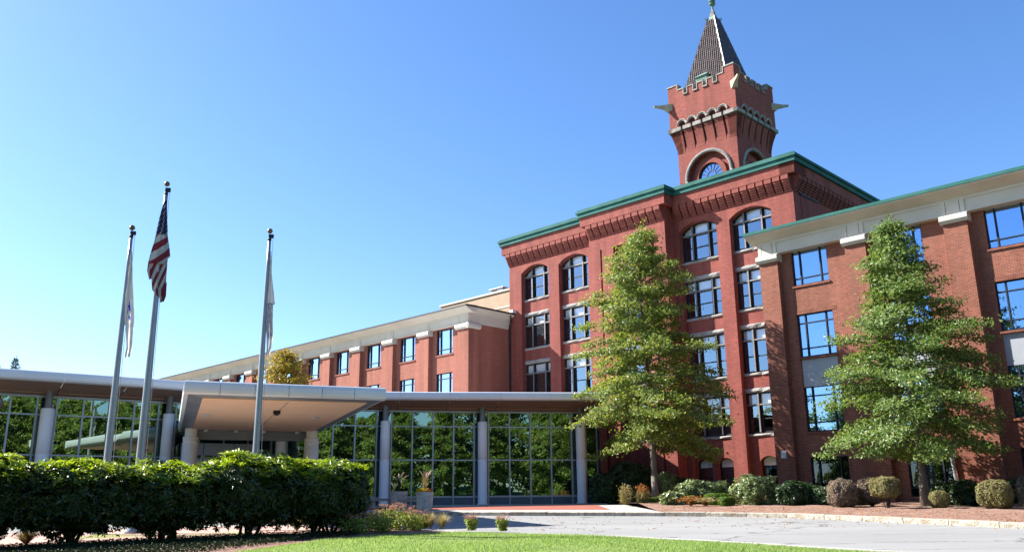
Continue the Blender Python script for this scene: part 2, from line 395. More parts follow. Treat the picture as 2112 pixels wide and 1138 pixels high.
class MB:
    def __init__(s):
        s.v = []; s.f = []
    def add(s, vs, fs):
        n = len(s.v)
        s.v.extend(vs)
        s.f.extend([tuple(i + n for i in f) for f in fs])
        return s
    def box(s, x0, x1, y0, y1, z0, z1):
        if x0 > x1: x0, x1 = x1, x0
        if y0 > y1: y0, y1 = y1, y0
        if z0 > z1: z0, z1 = z1, z0
        return s.add([(x0, y0, z0), (x1, y0, z0), (x1, y1, z0), (x0, y1, z0), (x0, y0, z1), (x1, y0, z1), (x1, y1, z1), (x0, y1, z1)],
                     [(3, 2, 1, 0), (4, 5, 6, 7), (0, 1, 5, 4), (1, 2, 6, 5), (2, 3, 7, 6), (3, 0, 4, 7)])
    def prism(s, poly, vec):
        """extrude a planar 3-D polygon along vec"""
        n = len(poly)
        a = [tuple(p) for p in poly]
        b = [tuple(p[i] + vec[i] for i in range(3)) for p in poly]
        fs = [tuple(reversed(range(n))), tuple(range(n, 2 * n))]
        for i in range(n):
            j = (i + 1) % n
            fs.append((i, j, n + j, n + i))
        return s.add(a + b, fs)
    def ring(s, cx, cz, r0, r1, y0, y1, a0=0.0, a1=2 * math.pi, n=24, axis='y', c=0.0):
        """annular band in the x-z plane (axis y) or the y-z plane (axis x)"""
        vs = []; fs = []
        closed = abs(a1 - a0) > 2 * math.pi - 1e-6
        m = n if closed else n + 1
        for i in range(m):
            a = a0 + (a1 - a0) * i / n
            for r in (r0, r1):
                for y in (y0, y1):
                    p = (cx + r * math.cos(a), y, cz + r * math.sin(a))
                    if axis == 'x': p = (p[1], p[0], p[2])
                    vs.append(p)
        for i in range(n):
            k = 4 * i; l = 4 * ((i + 1) % m)
            fs += [(k, l, l + 2, k + 2), (k + 1, k + 3, l + 3, l + 1), (k + 2, l + 2, l + 3, k + 3), (k, k + 1, l + 1, l)]
        if not closed:
            l = 4 * n
            fs += [(0, 2, 3, 1), (l, l + 1, l + 3, l + 2)]
        return s.add(vs, fs)
    def tube(s, pts, rad, n=6, cap=True):
        pts = [Vector(p) for p in pts]
        if not hasattr(rad, '__len__'): rad = [rad] * len(pts)
        vs = []; fs = []
        for i, p in enumerate(pts):
            d = (pts[min(i + 1, len(pts) - 1)] - pts[max(i - 1, 0)]).normalized()
            a = d.cross(Vector((0, 0, 1)))
            if a.length < 1e-3: a = d.cross(Vector((1, 0, 0)))
            a.normalize(); b = d.cross(a)
            for k in range(n):
                t = 2 * math.pi * k / n
                vs.append(tuple(p + rad[i] * (math.cos(t) * a + math.sin(t) * b)))
        for i in range(len(pts) - 1):
            for k in range(n):
                l = (k + 1) % n
                fs.append((i * n + k, i * n + l, (i + 1) * n + l, (i + 1) * n + k))
        if cap:
            fs.append(tuple(reversed(range(n))))
            fs.append(tuple(range((len(pts) - 1) * n, len(pts) * n)))
        return s.add(vs, fs)
    def lathe(s, prof, c=(0, 0, 0), n=16):
        vs = []; fs = []
        m = len(prof)
        for r, z in prof:
            for k in range(n):
                t = 2 * math.pi * k / n
                vs.append((c[0] + r * math.cos(t), c[1] + r * math.sin(t), c[2] + z))
        for i in range(m - 1):
            for k in range(n):
                l = (k + 1) % n
                fs.append((i * n + k, i * n + l, (i + 1) * n + l, (i + 1) * n + k))
        fs.append(tuple(reversed(range(n))))
        fs.append(tuple(range((m - 1) * n, m * n)))
        return s.add(vs, fs)
    def mesh(s, name, mat, off=(0, 0, 0), smooth=False):
        me = bpy.data.meshes.new(name)
        me.from_pydata([(a - off[0], b - off[1], c - off[2]) for a, b, c in s.v], [], s.f)
        if mat: me.materials.append(mat)
        if smooth:
            me.polygons.foreach_set('use_smooth', [True] * len(me.polygons))
        me.update()
        return me
    def build(s, name, mat, parent=None, smooth=False, kind=None, label=None, off=None):
        o = offset_of(parent) if off is None else off
        return mkobj(name, s.mesh(name, mat, o, smooth), parent, kind=kind, label=label)

def mkobj(name, me, parent=None, loc=None, kind=None, label=None):
    o = bpy.data.objects.new(name, me)
    COL.objects.link(o)
    if parent is not None: o.parent = parent
    if loc is not None: o.location = loc
    if kind: o['kind'] = kind
    if label: o['label'] = label
    return o

def tag(o, label, cat, group=None):
    o['label'] = label; o['category'] = cat
    if group: o['group'] = group
    return o

def thing(name, label, cat, loc=(0, 0, 0), rz=0.0, group=None, origin=None):
    """an Empty at a thing's base. origin: the base in the coordinates its parts are written in"""
    o = bpy.data.objects.new(name, None)
    COL.objects.link(o)
    o.location = loc; o.rotation_euler = (0, 0, rz)
    o.empty_display_size = 0.5
    tag(o, label, cat, group)
    if origin is not None: OFF[o.name] = origin
    return o

def copy_tree(o, parent):
    c = o.copy(); COL.objects.link(c); c.parent = parent
    for ch in o.children:
        copy_tree(ch, c)
    return c

YA = R(45.316)
U = Vector((math.sin(YA), -math.cos(YA), 0))
V = Vector((math.cos(YA), math.sin(YA), 0))
UVROT = math.atan2(U.y, U.x)
def uv(u, v, z=0.0):
    p = u * U + v * V
    return Vector((p.x, p.y, z))
def uvthing(name, label, cat, u, v, z, group=None):
    return thing(name, label, cat, uv(u, v, z), UVROT, group, origin=(u, v, z))

def smooth01(t):
    t = max(0.0, min(1.0, t)); return t * t * (3 - 2 * t)
def gz(x, y):
    """height of the natural ground: a gentle rise to the buildings, a bank behind the viewer"""
    if y >= 46: return 1.38
    if y >= -6: return 0.03 * y
    return -0.18 + 4.6 * smooth01((-6 - y) / 42.0) + 0.0 * x

# ------------------------------------------------------------------ ground
def grid_sheet(name, xs, ys, dz, mat, kind='structure'):
    b = MB()
    nx = len(xs)
    vs = [(x, y, gz(x, y) + dz) for y in ys for x in xs]
    fs = [(j * nx + i, j * nx + i + 1, (j + 1) * nx + i + 1, (j + 1) * nx + i) for j in range(len(ys) - 1) for i in range(nx - 1)]
    b.add(vs, fs)
    return b.build(name, mat, None, kind=kind, smooth=True)
grid_sheet('ground', [-900, -300, -120, -60, -30, 0, 30, 60, 120, 300, 900],
           [-900, -300, -120, -70, -60, -52, -48, -44, -40, -36, -32, -28, -24, -20, -16, -12, -9, -6, 0, 20, 46, 60, 100, 300, 900], -0.02, M['farlawn'])

def slab(name, poly, zoff, mat, parent=None, thick=0.0, kind='structure', z=None):
    """flat sheet (or thick slab) over a polygon following the incline"""
    b = MB()
    top = [(x, y, (gz(x, min(y, 46)) + zoff) if z is None else z) for x, y in poly]
    n = len(top)
    if thick:
        b.add(top + [(x, y, q - thick) for x, y, q in top],
              [tuple(range(n))] + [(i, i + n, (i + 1) % n + n, (i + 1) % n) for i in range(n)])
    else:
        b.add(top, [tuple(range(n))])
    return b.build(name, mat, parent, kind=kind)

# drive: one sheet under islands and plaza
slab('drive', [(-70, -4), (60, -4), (60, 45), (-70, 45)], 0.0, M['road'])

# far edge of the drive (foot of its kerb), left to right
FAR = [(-44, 14), (-36, 23), (-29, 31), (-22.5, 36.6), (-16.4, 40.0), (-11, 40.6), (-6.5, 39.6), (-2, 38.1), (3.5, 36.5), (7.2, 35.4), (9.9, 33.9), (11.4, 31.6), (12.7, 29.2), (14.6, 25.9), (17.5, 21.6), (24, 13), (32, 3), (38, -3.9)]
# near edge (lawn island), right to left then round the back of the flagpole court
NEAR = [(16, -3.9), (15.0, 4), (12.6, 11), (9.6, 15.8), (6.45, 19.5), (4.4, 21.9), (2.3, 23.9), (0.2, 25.1), (-1.6, 25.9), (-3.4, 27.9), (-6.2, 30.0), (-9.5, 30.4), (-13, 29.2), (-17, 26.6), (-21, 23.2), (-26, 18), (-32, 10), (-37, 3), (-42, -3.9)]

def resample(pts, step):
    out = []; carry = 0.0
    P = [Vector((a, b)) for a, b in pts]
    L = [0.0]
    for i in range(1, len(P)): L.append(L[-1] + (P[i] - P[i - 1]).length)
    n = max(1, int(round(L[-1] / step)))
    for k in range(n + 1):
        d = L[-1] * k / n
        i = 1
        while i < len(L) - 1 and L[i] < d: i += 1
        t = (d - L[i - 1]) / (L[i] - L[i - 1])
        out.append(P[i - 1].lerp(P[i], t))
    return out

def smooth_path(pts, it=2):
    """Chaikin corner cutting that keeps the ends"""
    for _ in range(it):
        q = [pts[0]]
        for a, b in zip(pts[:-1], pts[1:]):
            q.append((a[0] * .75 + b[0] * .25, a[1] * .75 + b[1] * .25))
            q.append((a[0] * .25 + b[0] * .75, a[1] * .25 + b[1] * .75))
        q.append(pts[-1])
        pts = q
    return pts
FAR = smooth_path(FAR); NEAR = smooth_path(NEAR)

def offset_path(P, d):
    out = []
    for i, p in enumerate(P):
        t = (P[min(i + 1, len(P) - 1)] - P[max(i - 1, 0)]).normalized()
        out.append(Vector((p.x - t.y * d, p.y + t.x * d)))
    return out

def kerb_run(name, pts, width, height, stone, mat, gap, rough):
    """a kerb of separate stones with open joints; it lies on the left of the path"""
    root = bpy.data.objects.new(name, None); COL.objects.link(root); root['kind'] = 'structure'
    P = resample(pts, stone)
    Q = offset_path(P, width)
    for i in range(len(P) - 1):
        a, b_, c, d = P[i], P[i + 1], Q[i + 1], Q[i]
        g = gap / (b_ - a).length
        a2, b2 = a.lerp(b_, g), b_.lerp(a, g)
        d2, c2 = d.lerp(c, g), c.lerp(d, g)
        h = height + rough * (rng.random() - 0.5)
        mb = MB()
        quad = [a2, b2, c2, d2]
        zb = [gz(p.x, min(p.y, 46)) for p in quad]
        ch = 0.02
        inner = [a2.lerp(d2, 0.1), b2.lerp(c2, 0.1), c2, d2]
        vs = [(p.x, p.y, z - 0.12) for p, z in zip(quad, zb)] + [(p.x, p.y, z + h - ch) for p, z in zip(quad, zb)] + [(p.x, p.y, z + h) for p, z in zip(inner, zb)]
        fs = [(0, 1, 5, 4), (1, 2, 6, 5), (2, 3, 7, 6), (3, 0, 4, 7), (4, 5, 9, 8), (5, 6, 10, 9), (6, 7, 11, 10), (7, 4, 8, 11), (8, 9, 10, 11)]
        mb.add(vs, fs)
        mb.build('kerb_stone', mat, root)
    return root
kerb_run('kerb', FAR, 0.42, 0.16, 1.6, M['granite'], 0.012, 0.02)
kerb_run('kerb', NEAR, 0.36, 0.085, 2.4, M['concrete'], 0.008, 0.006)

far_in = offset_path([Vector(p) for p in FAR], 0.42)
near_in = offset_path([Vector(p) for p in NEAR], 0.36)
# planted bed along the brick buildings (right) and the plaza before the glass pavilion (left)
def idx_x(P, x):
    return min(range(len(P)), key=lambda i: abs(P[i].x - x))
ib = idx_x(far_in, 5.6)
plaza_edge = [(p.x, p.y) for p in far_in[:ib + 1]]
bed_edge = [(p.x, p.y) for p in far_in[ib:]]
slab('plaza', plaza_edge + [(5.6, 46), (-10, 46), (-50, 46)], 0.15, M['concrete'])

# brick paving panel with concrete bands, following the pavilion front
GN = [(-26.6, 37.7), (-22.05, 41.1), (-17.5, 44.04), (-12.54, 46.95), (-7.25, 49.0), (-1.86, 50.15), (3.75, 51.1), (4.85, 51.25)]
def lerp2(a, b, t): return (a[0] + (b[0] - a[0]) * t, a[1] + (b[1] - a[1]) * t)
# upper floor sheet of the plaza (level landing right at the glass)
slab('landing', [(p[0], p[1] - 4.4) for p in GN] + [(4.85, 56), (-30, 56)], 0, M['concrete'], z=1.585, thick=0.25)
slab('brick_paving', [(-7.9, 42.0), (-4, 41.1), (0.6, 39.9), (4.2, 39.1), (4.2, 46.0), (-10.5, 43.6)], 0.158, M['paver'])
slab('brick_paving', [(-8.3, 44.6), (-2.6, 46.0), (-2.6, 49.6), (-7.6, 48.6)], 0, M['paver'], z=1.592)
slab('brick_paving', [(-1.1, 46.3), (4.0, 47.0), (4.0, 50.6), (-1.1, 49.8)], 0, M['paver'], z=1.592)

# planting bed of bark mulch: mounded grid
def bed():
    P = [Vector(p) for p in bed_edge]
    P = resample([(p.x, p.y) for p in P], 0.6)
    back = []
    for i, p in enumerate(P):
        t = i / (len(P) - 1)
        q = uv(-38.5, 46.9).lerp(uv(8, 42.2), min(1, t * 1.02)).to_2d()
        back.append(q)
    b = MB(); nv = 9
    vs = []; fs = []
    for i in range(len(P)):
        for j in range(nv):
            s = j / (nv - 1)
            q = P[i].lerp(back[i], s)
            base = gz(q.x, min(q.y, 46)) + 0.13
            z = base + 0.14 * smooth01(s * 5) + 0.05 * math.sin(q.x * 1.9) * math.sin(q.y * 1.3) * smooth01(s * 4)
            z = max(z, 0)
            vs.append((q.x, q.y, z))
    for i in range(len(P) - 1):
        for j in range(nv - 1):
            k = i * nv + j
            fs.append((k, k + nv, k + nv + 1, k + 1))
    b.add(vs, fs)
    return b.build('planting_bed', M['mulch'], None, kind='structure', smooth=True)
bed()
def bedz(x, y):
    return gz(x, min(y, 46)) + 0.25

# lawn island, flower bed and the flagpole court
ni = [(p.x, p.y) for p in near_in]
slab('lawn', ni, 0.07, M['lawn'], thick=0.1)
slab('flagpole_court', [(-4.2, 27.4), (-6.3, 29.4), (-9.5, 29.8), (-13, 28.6), (-16.8, 26.1), (-20.6, 22.8), (-24, 19), (-22, 16.5), (-16.5, 19.6), (-12, 22.9), (-8, 25.6), (-5.6, 26.9)], 0.086, M['palepaver'])
slab('flower_bed', smooth_path([(-0.1, 25.6), (-1.6, 25.75), (-3.3, 27.6), (-4.6, 28.6), (-5.6, 27.4), (-8, 26.3), (-12, 23.6), (-16.5, 20.4), (-22, 16.5), (-24, 11), (-9, 11), (-7.2, 15.5), (-6.0, 19.5), (-4.9, 22.8), (-3.6, 24.7), (-2.2, 25.35)], 1), 0.080, M['mulch'])

def point_in(poly, x, y):
    c = False; n = len(poly); j = n - 1
    for i in range(n):
        xi, yi = poly[i]; xj, yj = poly[j]
        if (yi > y) != (yj > y) and x < (xj - xi) * (y - yi) / (yj - yi) + xi: c = not c
        j = i
    return c
# grass blades where the lawn comes into view
def grass():
    bedp = [(-0.1, 25.6), (-1.6, 25.75), (-3.3, 27.6), (-12, 24), (-22, 17), (-24, 11), (-9, 11), (-7.2, 15.5), (-6.0, 19.5), (-4.9, 22.8), (-3.6, 24.7), (-2.2, 25.35)]
    vs = []; fs = []
    n = 0
    g = np.random.default_rng(5)
    while n < 85000:
        x = g.uniform(-12, 8); y = g.uniform(16.5, 26.0)
        if not point_in(ni, x, y) or point_in(bedp, x, y): continue
        h = g.uniform(0.025, 0.06) * (1.0 + 0.5 * math.sin(x * 1.1) * math.sin(y * 0.9)); a = g.uniform(0, 6.283); w_ = g.uniform(0.005, 0.011)
        lx, ly = g.normal(0, 0.022, 2)
        z = gz(x, y) + 0.068
        ca, sa = math.cos(a) * w_, math.sin(a) * w_
        k = len(vs)
        vs += [(x - ca, y - sa, z), (x + ca, y + sa, z), (x + lx, y + ly, z + h)]
        fs.append((k, k + 1, k + 2)); n += 1
    b = MB(); b.v = vs; b.f = fs
    o = b.build('grass', M['blade'], None, kind='stuff')
    tag(o, 'short mown grass in sunlight on the lawn beside the drive', 'grass')
grass()

# ------------------------------------------------------------------ foliage helpers
def leaf_mesh(b, cen, nrm, axis, L, Wd, fold=0.12):
    """add leaves as folded rhombs: arrays of centres, normals, long axes, lengths, widths"""
    nrm = nrm / (np.linalg.norm(nrm, axis=1, keepdims=True) + 1e-9)
    axis = axis - nrm * np.sum(axis * nrm, axis=1, keepdims=True)
    axis = axis / (np.linalg.norm(axis, axis=1, keepdims=True) + 1e-9)
    side = np.cross(nrm, axis)
    L = L[:, None]; Wd = Wd[:, None]
    p0 = cen - axis * L * 0.5
    p2 = cen + axis * L * 0.5 - nrm * L * fold
    m = cen + axis * L * 0.05
    p1 = m + side * Wd * 0.5 + nrm * Wd * fold
    p3 = m - side * Wd * 0.5 + nrm * Wd * fold
    allv = np.stack([p0, p1, p2, p3], axis=1).reshape(-1, 3)
    k = len(b.v)
    b.v.extend(map(tuple, allv.tolist()))
    n = len(cen)
    for i in range(n):
        q = k + 4 * i
        b.f.append((q, q + 1, q + 2)); b.f.append((q, q + 2, q + 3))

def rvec(g, n):
    v = g.normal(0, 1, (n, 3)); return v / np.linalg.norm(v, axis=1, keepdims=True)

def tree_meshes(H, crown0, prof, leafL, seed, nb=80, dens=1.0, droop=0.10, trunk_r=0.16, bark='bark', leaf='oakleaf', up_top=0.9, flat=0.10, clump=10, spread=0.2):
    """trunk with limbs, and a crown of leaf sprays along real branches. prof(t): radius at crown fraction t"""
    g = np.random.default_rng(seed)
    tb = MB(); lb = MB()
    bend = g.normal(0, 0.10, (6, 2)); bend[0] = 0; bend[1] *= 0.3
    pts = []; rad = []
    for i in range(13):
        t = i / 12
        k = t * 5; i0 = min(4, int(k)); f = k - i0
        bx = bend[i0] * (1 - f) + bend[i0 + 1] * f
        pts.append((bx[0], bx[1], H * t * 0.985)); rad.append(trunk_r * (1 - t) ** 0.8 + 0.015 + (0.06 * math.exp(-t * 40)))
    tb.tube(pts, rad, 9)
    cens = []; norms = []; axes = []
    for k in range(nb):
        t = ((k + g.uniform(0, 1)) / nb)
        t = t ** 0.92
        z0 = crown0 + (H - crown0) * t * 0.97 - 0.02 * H * (1 - t)
        az = k * 2.39996 + g.normal(0, 0.35)
        L = prof(t) * (g.uniform(0.50, 0.85) if g.random() < 0.45 else g.uniform(0.82, 1.12))
        if g.random() < 0.08: L *= 1.12
        el = (-0.10 + up_top * t ** 1.6) + g.normal(0, 0.10)
        d = np.array([math.cos(az) * math.cos(el), math.sin(az) * math.cos(el), math.sin(el)])
        i0 = min(11, int(z0 / (H * 0.985) * 12))
        base = np.array(pts[i0]); base[2] = z0
        n = 6
        P = []
        wob = g.normal(0, 0.05 * L, 3)
        for i in range(n + 1):
            s = i / n
            p = base + d * L * s + wob * s * s
            p[2] += -droop * L * s * s + 0.04 * L * math.sin(s * 3)
            P.append(p)
        tb.tube([tuple(p) for p in P], [max(0.008, 0.022 * L * 0.55 * (1 - i / (n + 1))) for i in range(n + 1)], 4, cap=False)
        # side twigs carrying leaf sprays
        nt = int(max(4, L * 5.0))
        for j in range(nt):
            s = 0.22 + 0.80 * (j + g.uniform(0, 1)) / nt
            s = min(1.0, s)
            i = min(n - 1, int(s * n)); f = s * n - i
            p = P[i] * (1 - f) + P[i + 1] * f
            sd = 1 if j % 2 else -1
            aa = az + sd * g.uniform(0.5, 1.2)
            tl = (0.16 + 0.30 * L * (1 - s) * g.uniform(0.5, 1.1) + 0.12)
            td = np.array([math.cos(aa), math.sin(aa), g.uniform(-0.15, 0.30)])
            q = p + td * tl
            if L > 1.0 and j % 2 == 0:
                tb.tube([tuple(p), tuple(q)], [0.012, 0.005], 3, cap=False)
            m = int(clump * dens * g.uniform(0.6, 1.4)) + 1
            ts = g.uniform(0.15, 1.15, m)[:, None]
            c = p + td * tl * ts + g.normal(0, 1, (m, 3)) * np.array([spread, spread, flat])
            cens.append(c)
            nr = g.normal(0, 0.5, (m, 3)); nr[:, 2] += 0.45; nr[:, 0] += 0.65 * math.cos(az); nr[:, 1] += 0.65 * math.sin(az)
            norms.append(nr)
            ax = np.tile(td, (m, 1)) + g.normal(0, 0.6, (m, 3)); ax[:, 2] -= 0.25
            axes.append(ax)
    # leader tip
    m = int(30 * dens)
    cens.append(np.array([pts[-1]] * m) + g.normal(0, 1, (m, 3)) * np.array([0.14, 0.14, 0.3])); norms.append(rvec(g, m)); axes.append(rvec(g, m))
    C_ = np.concatenate(cens); N_ = np.concatenate(norms); A_ = np.concatenate(axes)
    n = len(C_)
    sz = leafL * g.uniform(0.65, 1.25, n)
    leaf_mesh(lb, C_, N_, A_, sz, sz * g.uniform(0.5, 0.72, n))
    return tb.mesh('trunk', M[bark], smooth=True), lb.mesh('crown', M[leaf])

def place_tree(name, meshes, loc, rz, label, cat='tree', group=None, sc=1.0):
    t = thing(name, label, cat, loc, rz, group)
    a = mkobj('trunk', meshes[0], t); b = mkobj('crown', meshes[1], t, kind='stuff')
    a.scale = b.scale = (sc, sc, sc)
    return t

def piecewise(pts):
    def f(t):
        for (a, va), (b, vb) in zip(pts[:-1], pts[1:]):
            if t <= b: return va + (vb - va) * (t - a) / (b - a)
        return pts[-1][1]
    return f

def shrub_mesh(rx, ry, rz, n, L, Wd, seed, leaf, ex=2.6, fill=0.35, whorl=0, lump=0.12, bottom=-1.0, upb=0.5, lumpf=2.2, name='foliage'):
    """leaves over a lumpy superellipsoid centred at z=rz; whorl>0 puts leaves in rosettes"""
    g = np.random.default_rng(seed)
    b = MB()
    k = max(1, whorl)
    m = n // k
    d = rvec(g, int(m * 1.6))
    d = d[d[:, 2] > bottom][:m]; m = len(d)
    q = (np.abs(d[:, 0]) ** ex + np.abs(d[:, 1]) ** ex + np.abs(d[:, 2]) ** ex) ** (-1 / ex)
    ph = g.uniform(0, 6, 6)
    lum = 1 + lump * (np.sin(d[:, 0] * lumpf * 2 + ph[0]) * np.cos(d[:, 1] * lumpf * 2 + ph[1]) + 0.6 * np.sin(d[:, 2] * lumpf * 3 + ph[2]) * np.cos(d[:, 0] * lumpf * 3 + ph[3]) + 0.5 * np.sin(d[:, 0] * lumpf * 6 + ph[4]) * np.sin(d[:, 1] * lumpf * 6 + ph[5]))
    depth = np.where(g.random(m) < fill, g.uniform(0.35, 1.0, m) ** 0.5, g.uniform(0.93, 1.04, m))
    c = d * (q * lum * depth)[:, None] * np.array([rx, ry, rz])
    c[:, 2] += rz
    if whorl:
        out = d * np.array([1 / rx, 1 / ry, 1 / rz]) ; out /= np.linalg.norm(out, axis=1, keepdims=True)
        out[:, 2] += upb; out += g.normal(0, 0.30, out.shape); out /= np.linalg.norm(out, axis=1, keepdims=True)
        a1 = np.cross(out, np.array([0.3, 0.5, 0.8])); a1 /= np.linalg.norm(a1, axis=1, keepdims=True)
        a2 = np.cross(out, a1)
        C_ = []; N_ = []; A_ = []
        for j in range(whorl):
            an = 2 * math.pi * j / whorl + g.uniform(0, 0.7, m)
            ra = np.cos(an)[:, None] * a1 + np.sin(an)[:, None] * a2
            lift = g.uniform(0.05, 0.75, m)[:, None]
            ax = ra + out * lift
            ax /= np.linalg.norm(ax, axis=1, keepdims=True)
            C_.append(c + ax * L * 0.5); A_.append(ax); N_.append(out - ra * lift + g.normal(0, 0.2, out.shape))
        C_ = np.concatenate(C_); N_ = np.concatenate(N_); A_ = np.concatenate(A_)
    else:
        C_ = c; N_ = d * np.array([1 / rx, 1 / ry, 1 / rz]); N_ /= np.linalg.norm(N_, axis=1, keepdims=True)
        N_[:, 2] += upb * 0.5
        N_ = N_ + g.normal(0, 0.5, N_.shape); A_ = rvec(g, m) + np.array([0, 0, 0.3])
    nn = len(C_)
    sz = L * g.uniform(0.7, 1.25, nn)
    leaf_mesh(b, C_, N_, A_, sz, sz * (Wd / L) * g.uniform(0.8, 1.2, nn))
    return b

# ------------------------------------------------------------------ MILL
def arc_pts(x0, x1, zs, rise, n):
    w_ = (x1 - x0); Rr = (w_ * w_ / 4 + rise * rise) / (2 * rise)
    cx = (x0 + x1) / 2; cz = zs + rise - Rr
    a = math.asin(w_ / 2 / Rr)
    return [(cx + Rr * math.sin(-a + 2 * a * i / n), cz + Rr * math.cos(-a + 2 * a * i / n)) for i in range(n + 1)]

def arch_panel(b, x0, x1, zs, rise, ztop, y0, y1, n=10):
    """solid between an arc and a level top"""
    P = arc_pts(x0, x1, zs, rise, n)
    vs = []; fs = []
    for x, z in P:
        vs += [(x, y0, z), (x, y1, z), (x, y0, ztop), (x, y1, ztop)]
    for i in range(n):
        k = 4 * i; l = k + 4
        fs += [(k, l, l + 2, k + 2), (k + 1, k + 3, l + 3, l + 1), (k, k + 1, l + 1, l), (k + 2, l + 2, l + 3, k + 3)]
    fs += [(0, 2, 3, 1), (4 * n, 4 * n + 1, 4 * n + 3, 4 * n + 2)]
    b.add(vs, fs)

mill = uvthing('mill_building', 'tall red brick mill building with green cornice and arched windows', 'building', -35.4, 48, 1.4)
MBR = M['mill_brick']
BAYS = [(-46.44, -43.50), (-42.46, -39.52), (-31.50, -28.56), (-27.60, -24.62)]
UL, UR = -47.77, -23.05
VF = 48.0; VR = 48.35; VW = 48.56      # wall face, recess face, window plane
PV = 47.0                               # face of the projecting centre
PL, PR = -38.56, -31.92
ZG = 1.2; ZSP = 19.30; RISE = 0.52; ZCB = 20.15
for a, b_ in [(UL, BAYS[0][0]), (BAYS[0][1], BAYS[1][0]), (BAYS[1][1], PL), (PR, BAYS[2][0]), (BAYS[2][1], BAYS[3][0]), (BAYS[3][1], UR)]:
    MB().box(a, b_, VF, 49.0, ZG, ZCB).build('pier', MBR, mill)
for a, b_ in BAYS:
    m = MB(); arch_panel(m, a, b_, ZSP, RISE, ZCB, VF, 49.0); m.build('arch_panel', MBR, mill)
ROWS = [(15.85, 13.33), (12.07, 9.27), (8.07, 5.58)]    # head, sill of the square-headed rows
SP = [(17.03, 16.10), (13.16, 12.33), (9.10, 8.36)]     # spandrels: top (below sill stone), bottom (above lintel)
for a, b_ in BAYS:
    for zt, zb in SP:
        MB().box(a, b_, VR, 48.9, zb, zt).build('spandrel', MBR, mill)
    MB().box(a, b_, VR, 48.9, 4.42, 5.41).build('spandrel', MBR, mill)
# basement wall with two arched windows in each bay
BW = {0: [(-46.1, -45.0), (-44.7, -43.6)], 1: [(-42.3, -41.2), (-40.8, -39.7)], 2: [(-31.42, -30.28), (-29.86, -28.72)], 3: [(-26.95, -25.75), (-25.35, -24.75)]}
for i, (a, b_) in enumerate(BAYS):
    m = MB(); x = a
    for (c, d) in BW[i]:
        m.box(x, c, VR, 48.9, ZG, 4.42)
        arch_panel(m, c, d, 3.95, 0.30, 4.42, VR, 48.9, 8)
        m.box(c, d, VR, 48.9, ZG, 1.9)
        x = d
    m.box(x, b_, VR, 48.9, ZG, 4.42)
    m.build('basement_wall', MBR, mill)
    for (c, d) in BW[i]:
        fr = MB(); fr.ring((c + d) / 2, 3.62, (d - c) / 2 * 1.04, (d - c) / 2 * 1.30, 48.60, 48.66, 0.5, math.pi - 0.5, 10)
        fr.box(c, c + 0.08, 48.58, 48.66, 1.9, 4.0); fr.box(d - 0.08, d, 48.58, 48.66, 1.9, 4.0); fr.box(c + 0.08, d - 0.08, 48.585, 48.655, 3.0, 3.07)
        wn_ = fr.build('window', M['frame'], mill)
        MB().box(c, d, 48.68, 48.70, 1.9, 3.7).build('pane', M['glass'], wn_)
        MB().box(c, d, 48.685, 48.705, 3.705, 4.26).build('blind', M['blind'], wn_)
# back of the rooms, roof, end and rear walls
MB().box(UL + .4, UR - .4, 50.2, 50.3, ZG, 22.0).build('interior', M['void'], mill)
for z in (5.0, 8.7, 12.6, 16.5, 20.0):
    MB().box(UL + .4, UR - .4, 49.01, 50.19, z, z + 0.3).build('floor_slab', M['void'], mill)
MB().box(UL, UL + .4, 49.0, 66, ZG, 21.9).build('end_wall', MBR, mill)
MB().box(UR - .4, UR, 49.0, 66, ZG, 20.15).build('end_wall', MBR, mill)
MB().box(UL, UR, 66, 66.4, ZG, 21.9).build('rear_wall', MBR, mill)
MB().box(UL + .1, UR - .1, 49.0, 65.9, 21.6, 21.8).build('roof', M['void'], mill)

def corbel_profile(y0, y1, z0, z1, z2, n=6):
    """stepped underside from (y0,z0) out to (y1,z1), then up to z2"""
    P = [(y0, z2), (y0, z0)]
    for i in range(n):
        ya = y0 + (y1 - y0) * (i + 1) / n
        za = z0 + (z1 - z0) * i / n
        zb = z0 + (z1 - z0) * (i + 1) / n
        P += [(ya, za), (ya, zb)]
    P.append((y1, z2))
    return P

def corbel_row(x0, x1, yw, yf, n, par=mill, z0=20.15, z1=20.95, z2=21.12, gap=0.105):
    w_ = (x1 - x0) / n
    prof = corbel_profile(yw, yf, z0, z1, z2)
    me = None
    for i in range(n):
        a = x0 + i * w_ + gap / 2
        if me is None:
            m = MB(); m.prism([(0, y, z) for y, z in prof], (w_ - gap, 0, 0))
            me = m.mesh('corbel', MBR)
            OX = 0
        o = offset_of(par)
        mkobj('corbel', me, par, loc=(a - o[0], -o[1], -o[2]))

YFZ = 47.52
def cornice(x0, x1, yf, left, right, depth=1.6):
    """brick frieze and two-step green copper fascia along the front"""
    MB().box(x0, x1, yf, yf + depth, 21.12, 21.80).build('frieze', MBR, mill)
    a = x0 - (0.14 if left else 0); b_ = x1 + (0.14 if right else 0)
    c = MB(); c.box(a, b_, yf - 0.14, yf + depth, 21.80, 22.10); c.box(a - (0.08 if left else 0), b_ + (0.08 if right else 0), yf - 0.24, yf + depth, 22.10, 22.28)
    c.box(a, b_, yf - 0.10, yf + depth, 22.28, 22.40)
    c.build('cornice', M['copper'], mill)
cornice(UL - 0.42, PL - 0.42, YFZ, True, False)
cornice(PR + 0.42, UR + 0.45, YFZ, False, False)
cornice(PL - 0.40, PR + 0.40, PV - 0.48, True, True, 2.6)
corbel_row(UL - 0.10, PL - 0.08, VF, YFZ + 0.02, 15)
corbel_row(PL, PR, PV, PV - 0.46, 11)
corbel_row(PR + 0.32, UR + 0.02, VF, YFZ + 0.02, 15)
MB().box(UL, UR, VF + 0.002, 49.0, ZCB, 21.12).build('corbel_backing', MBR, mill)
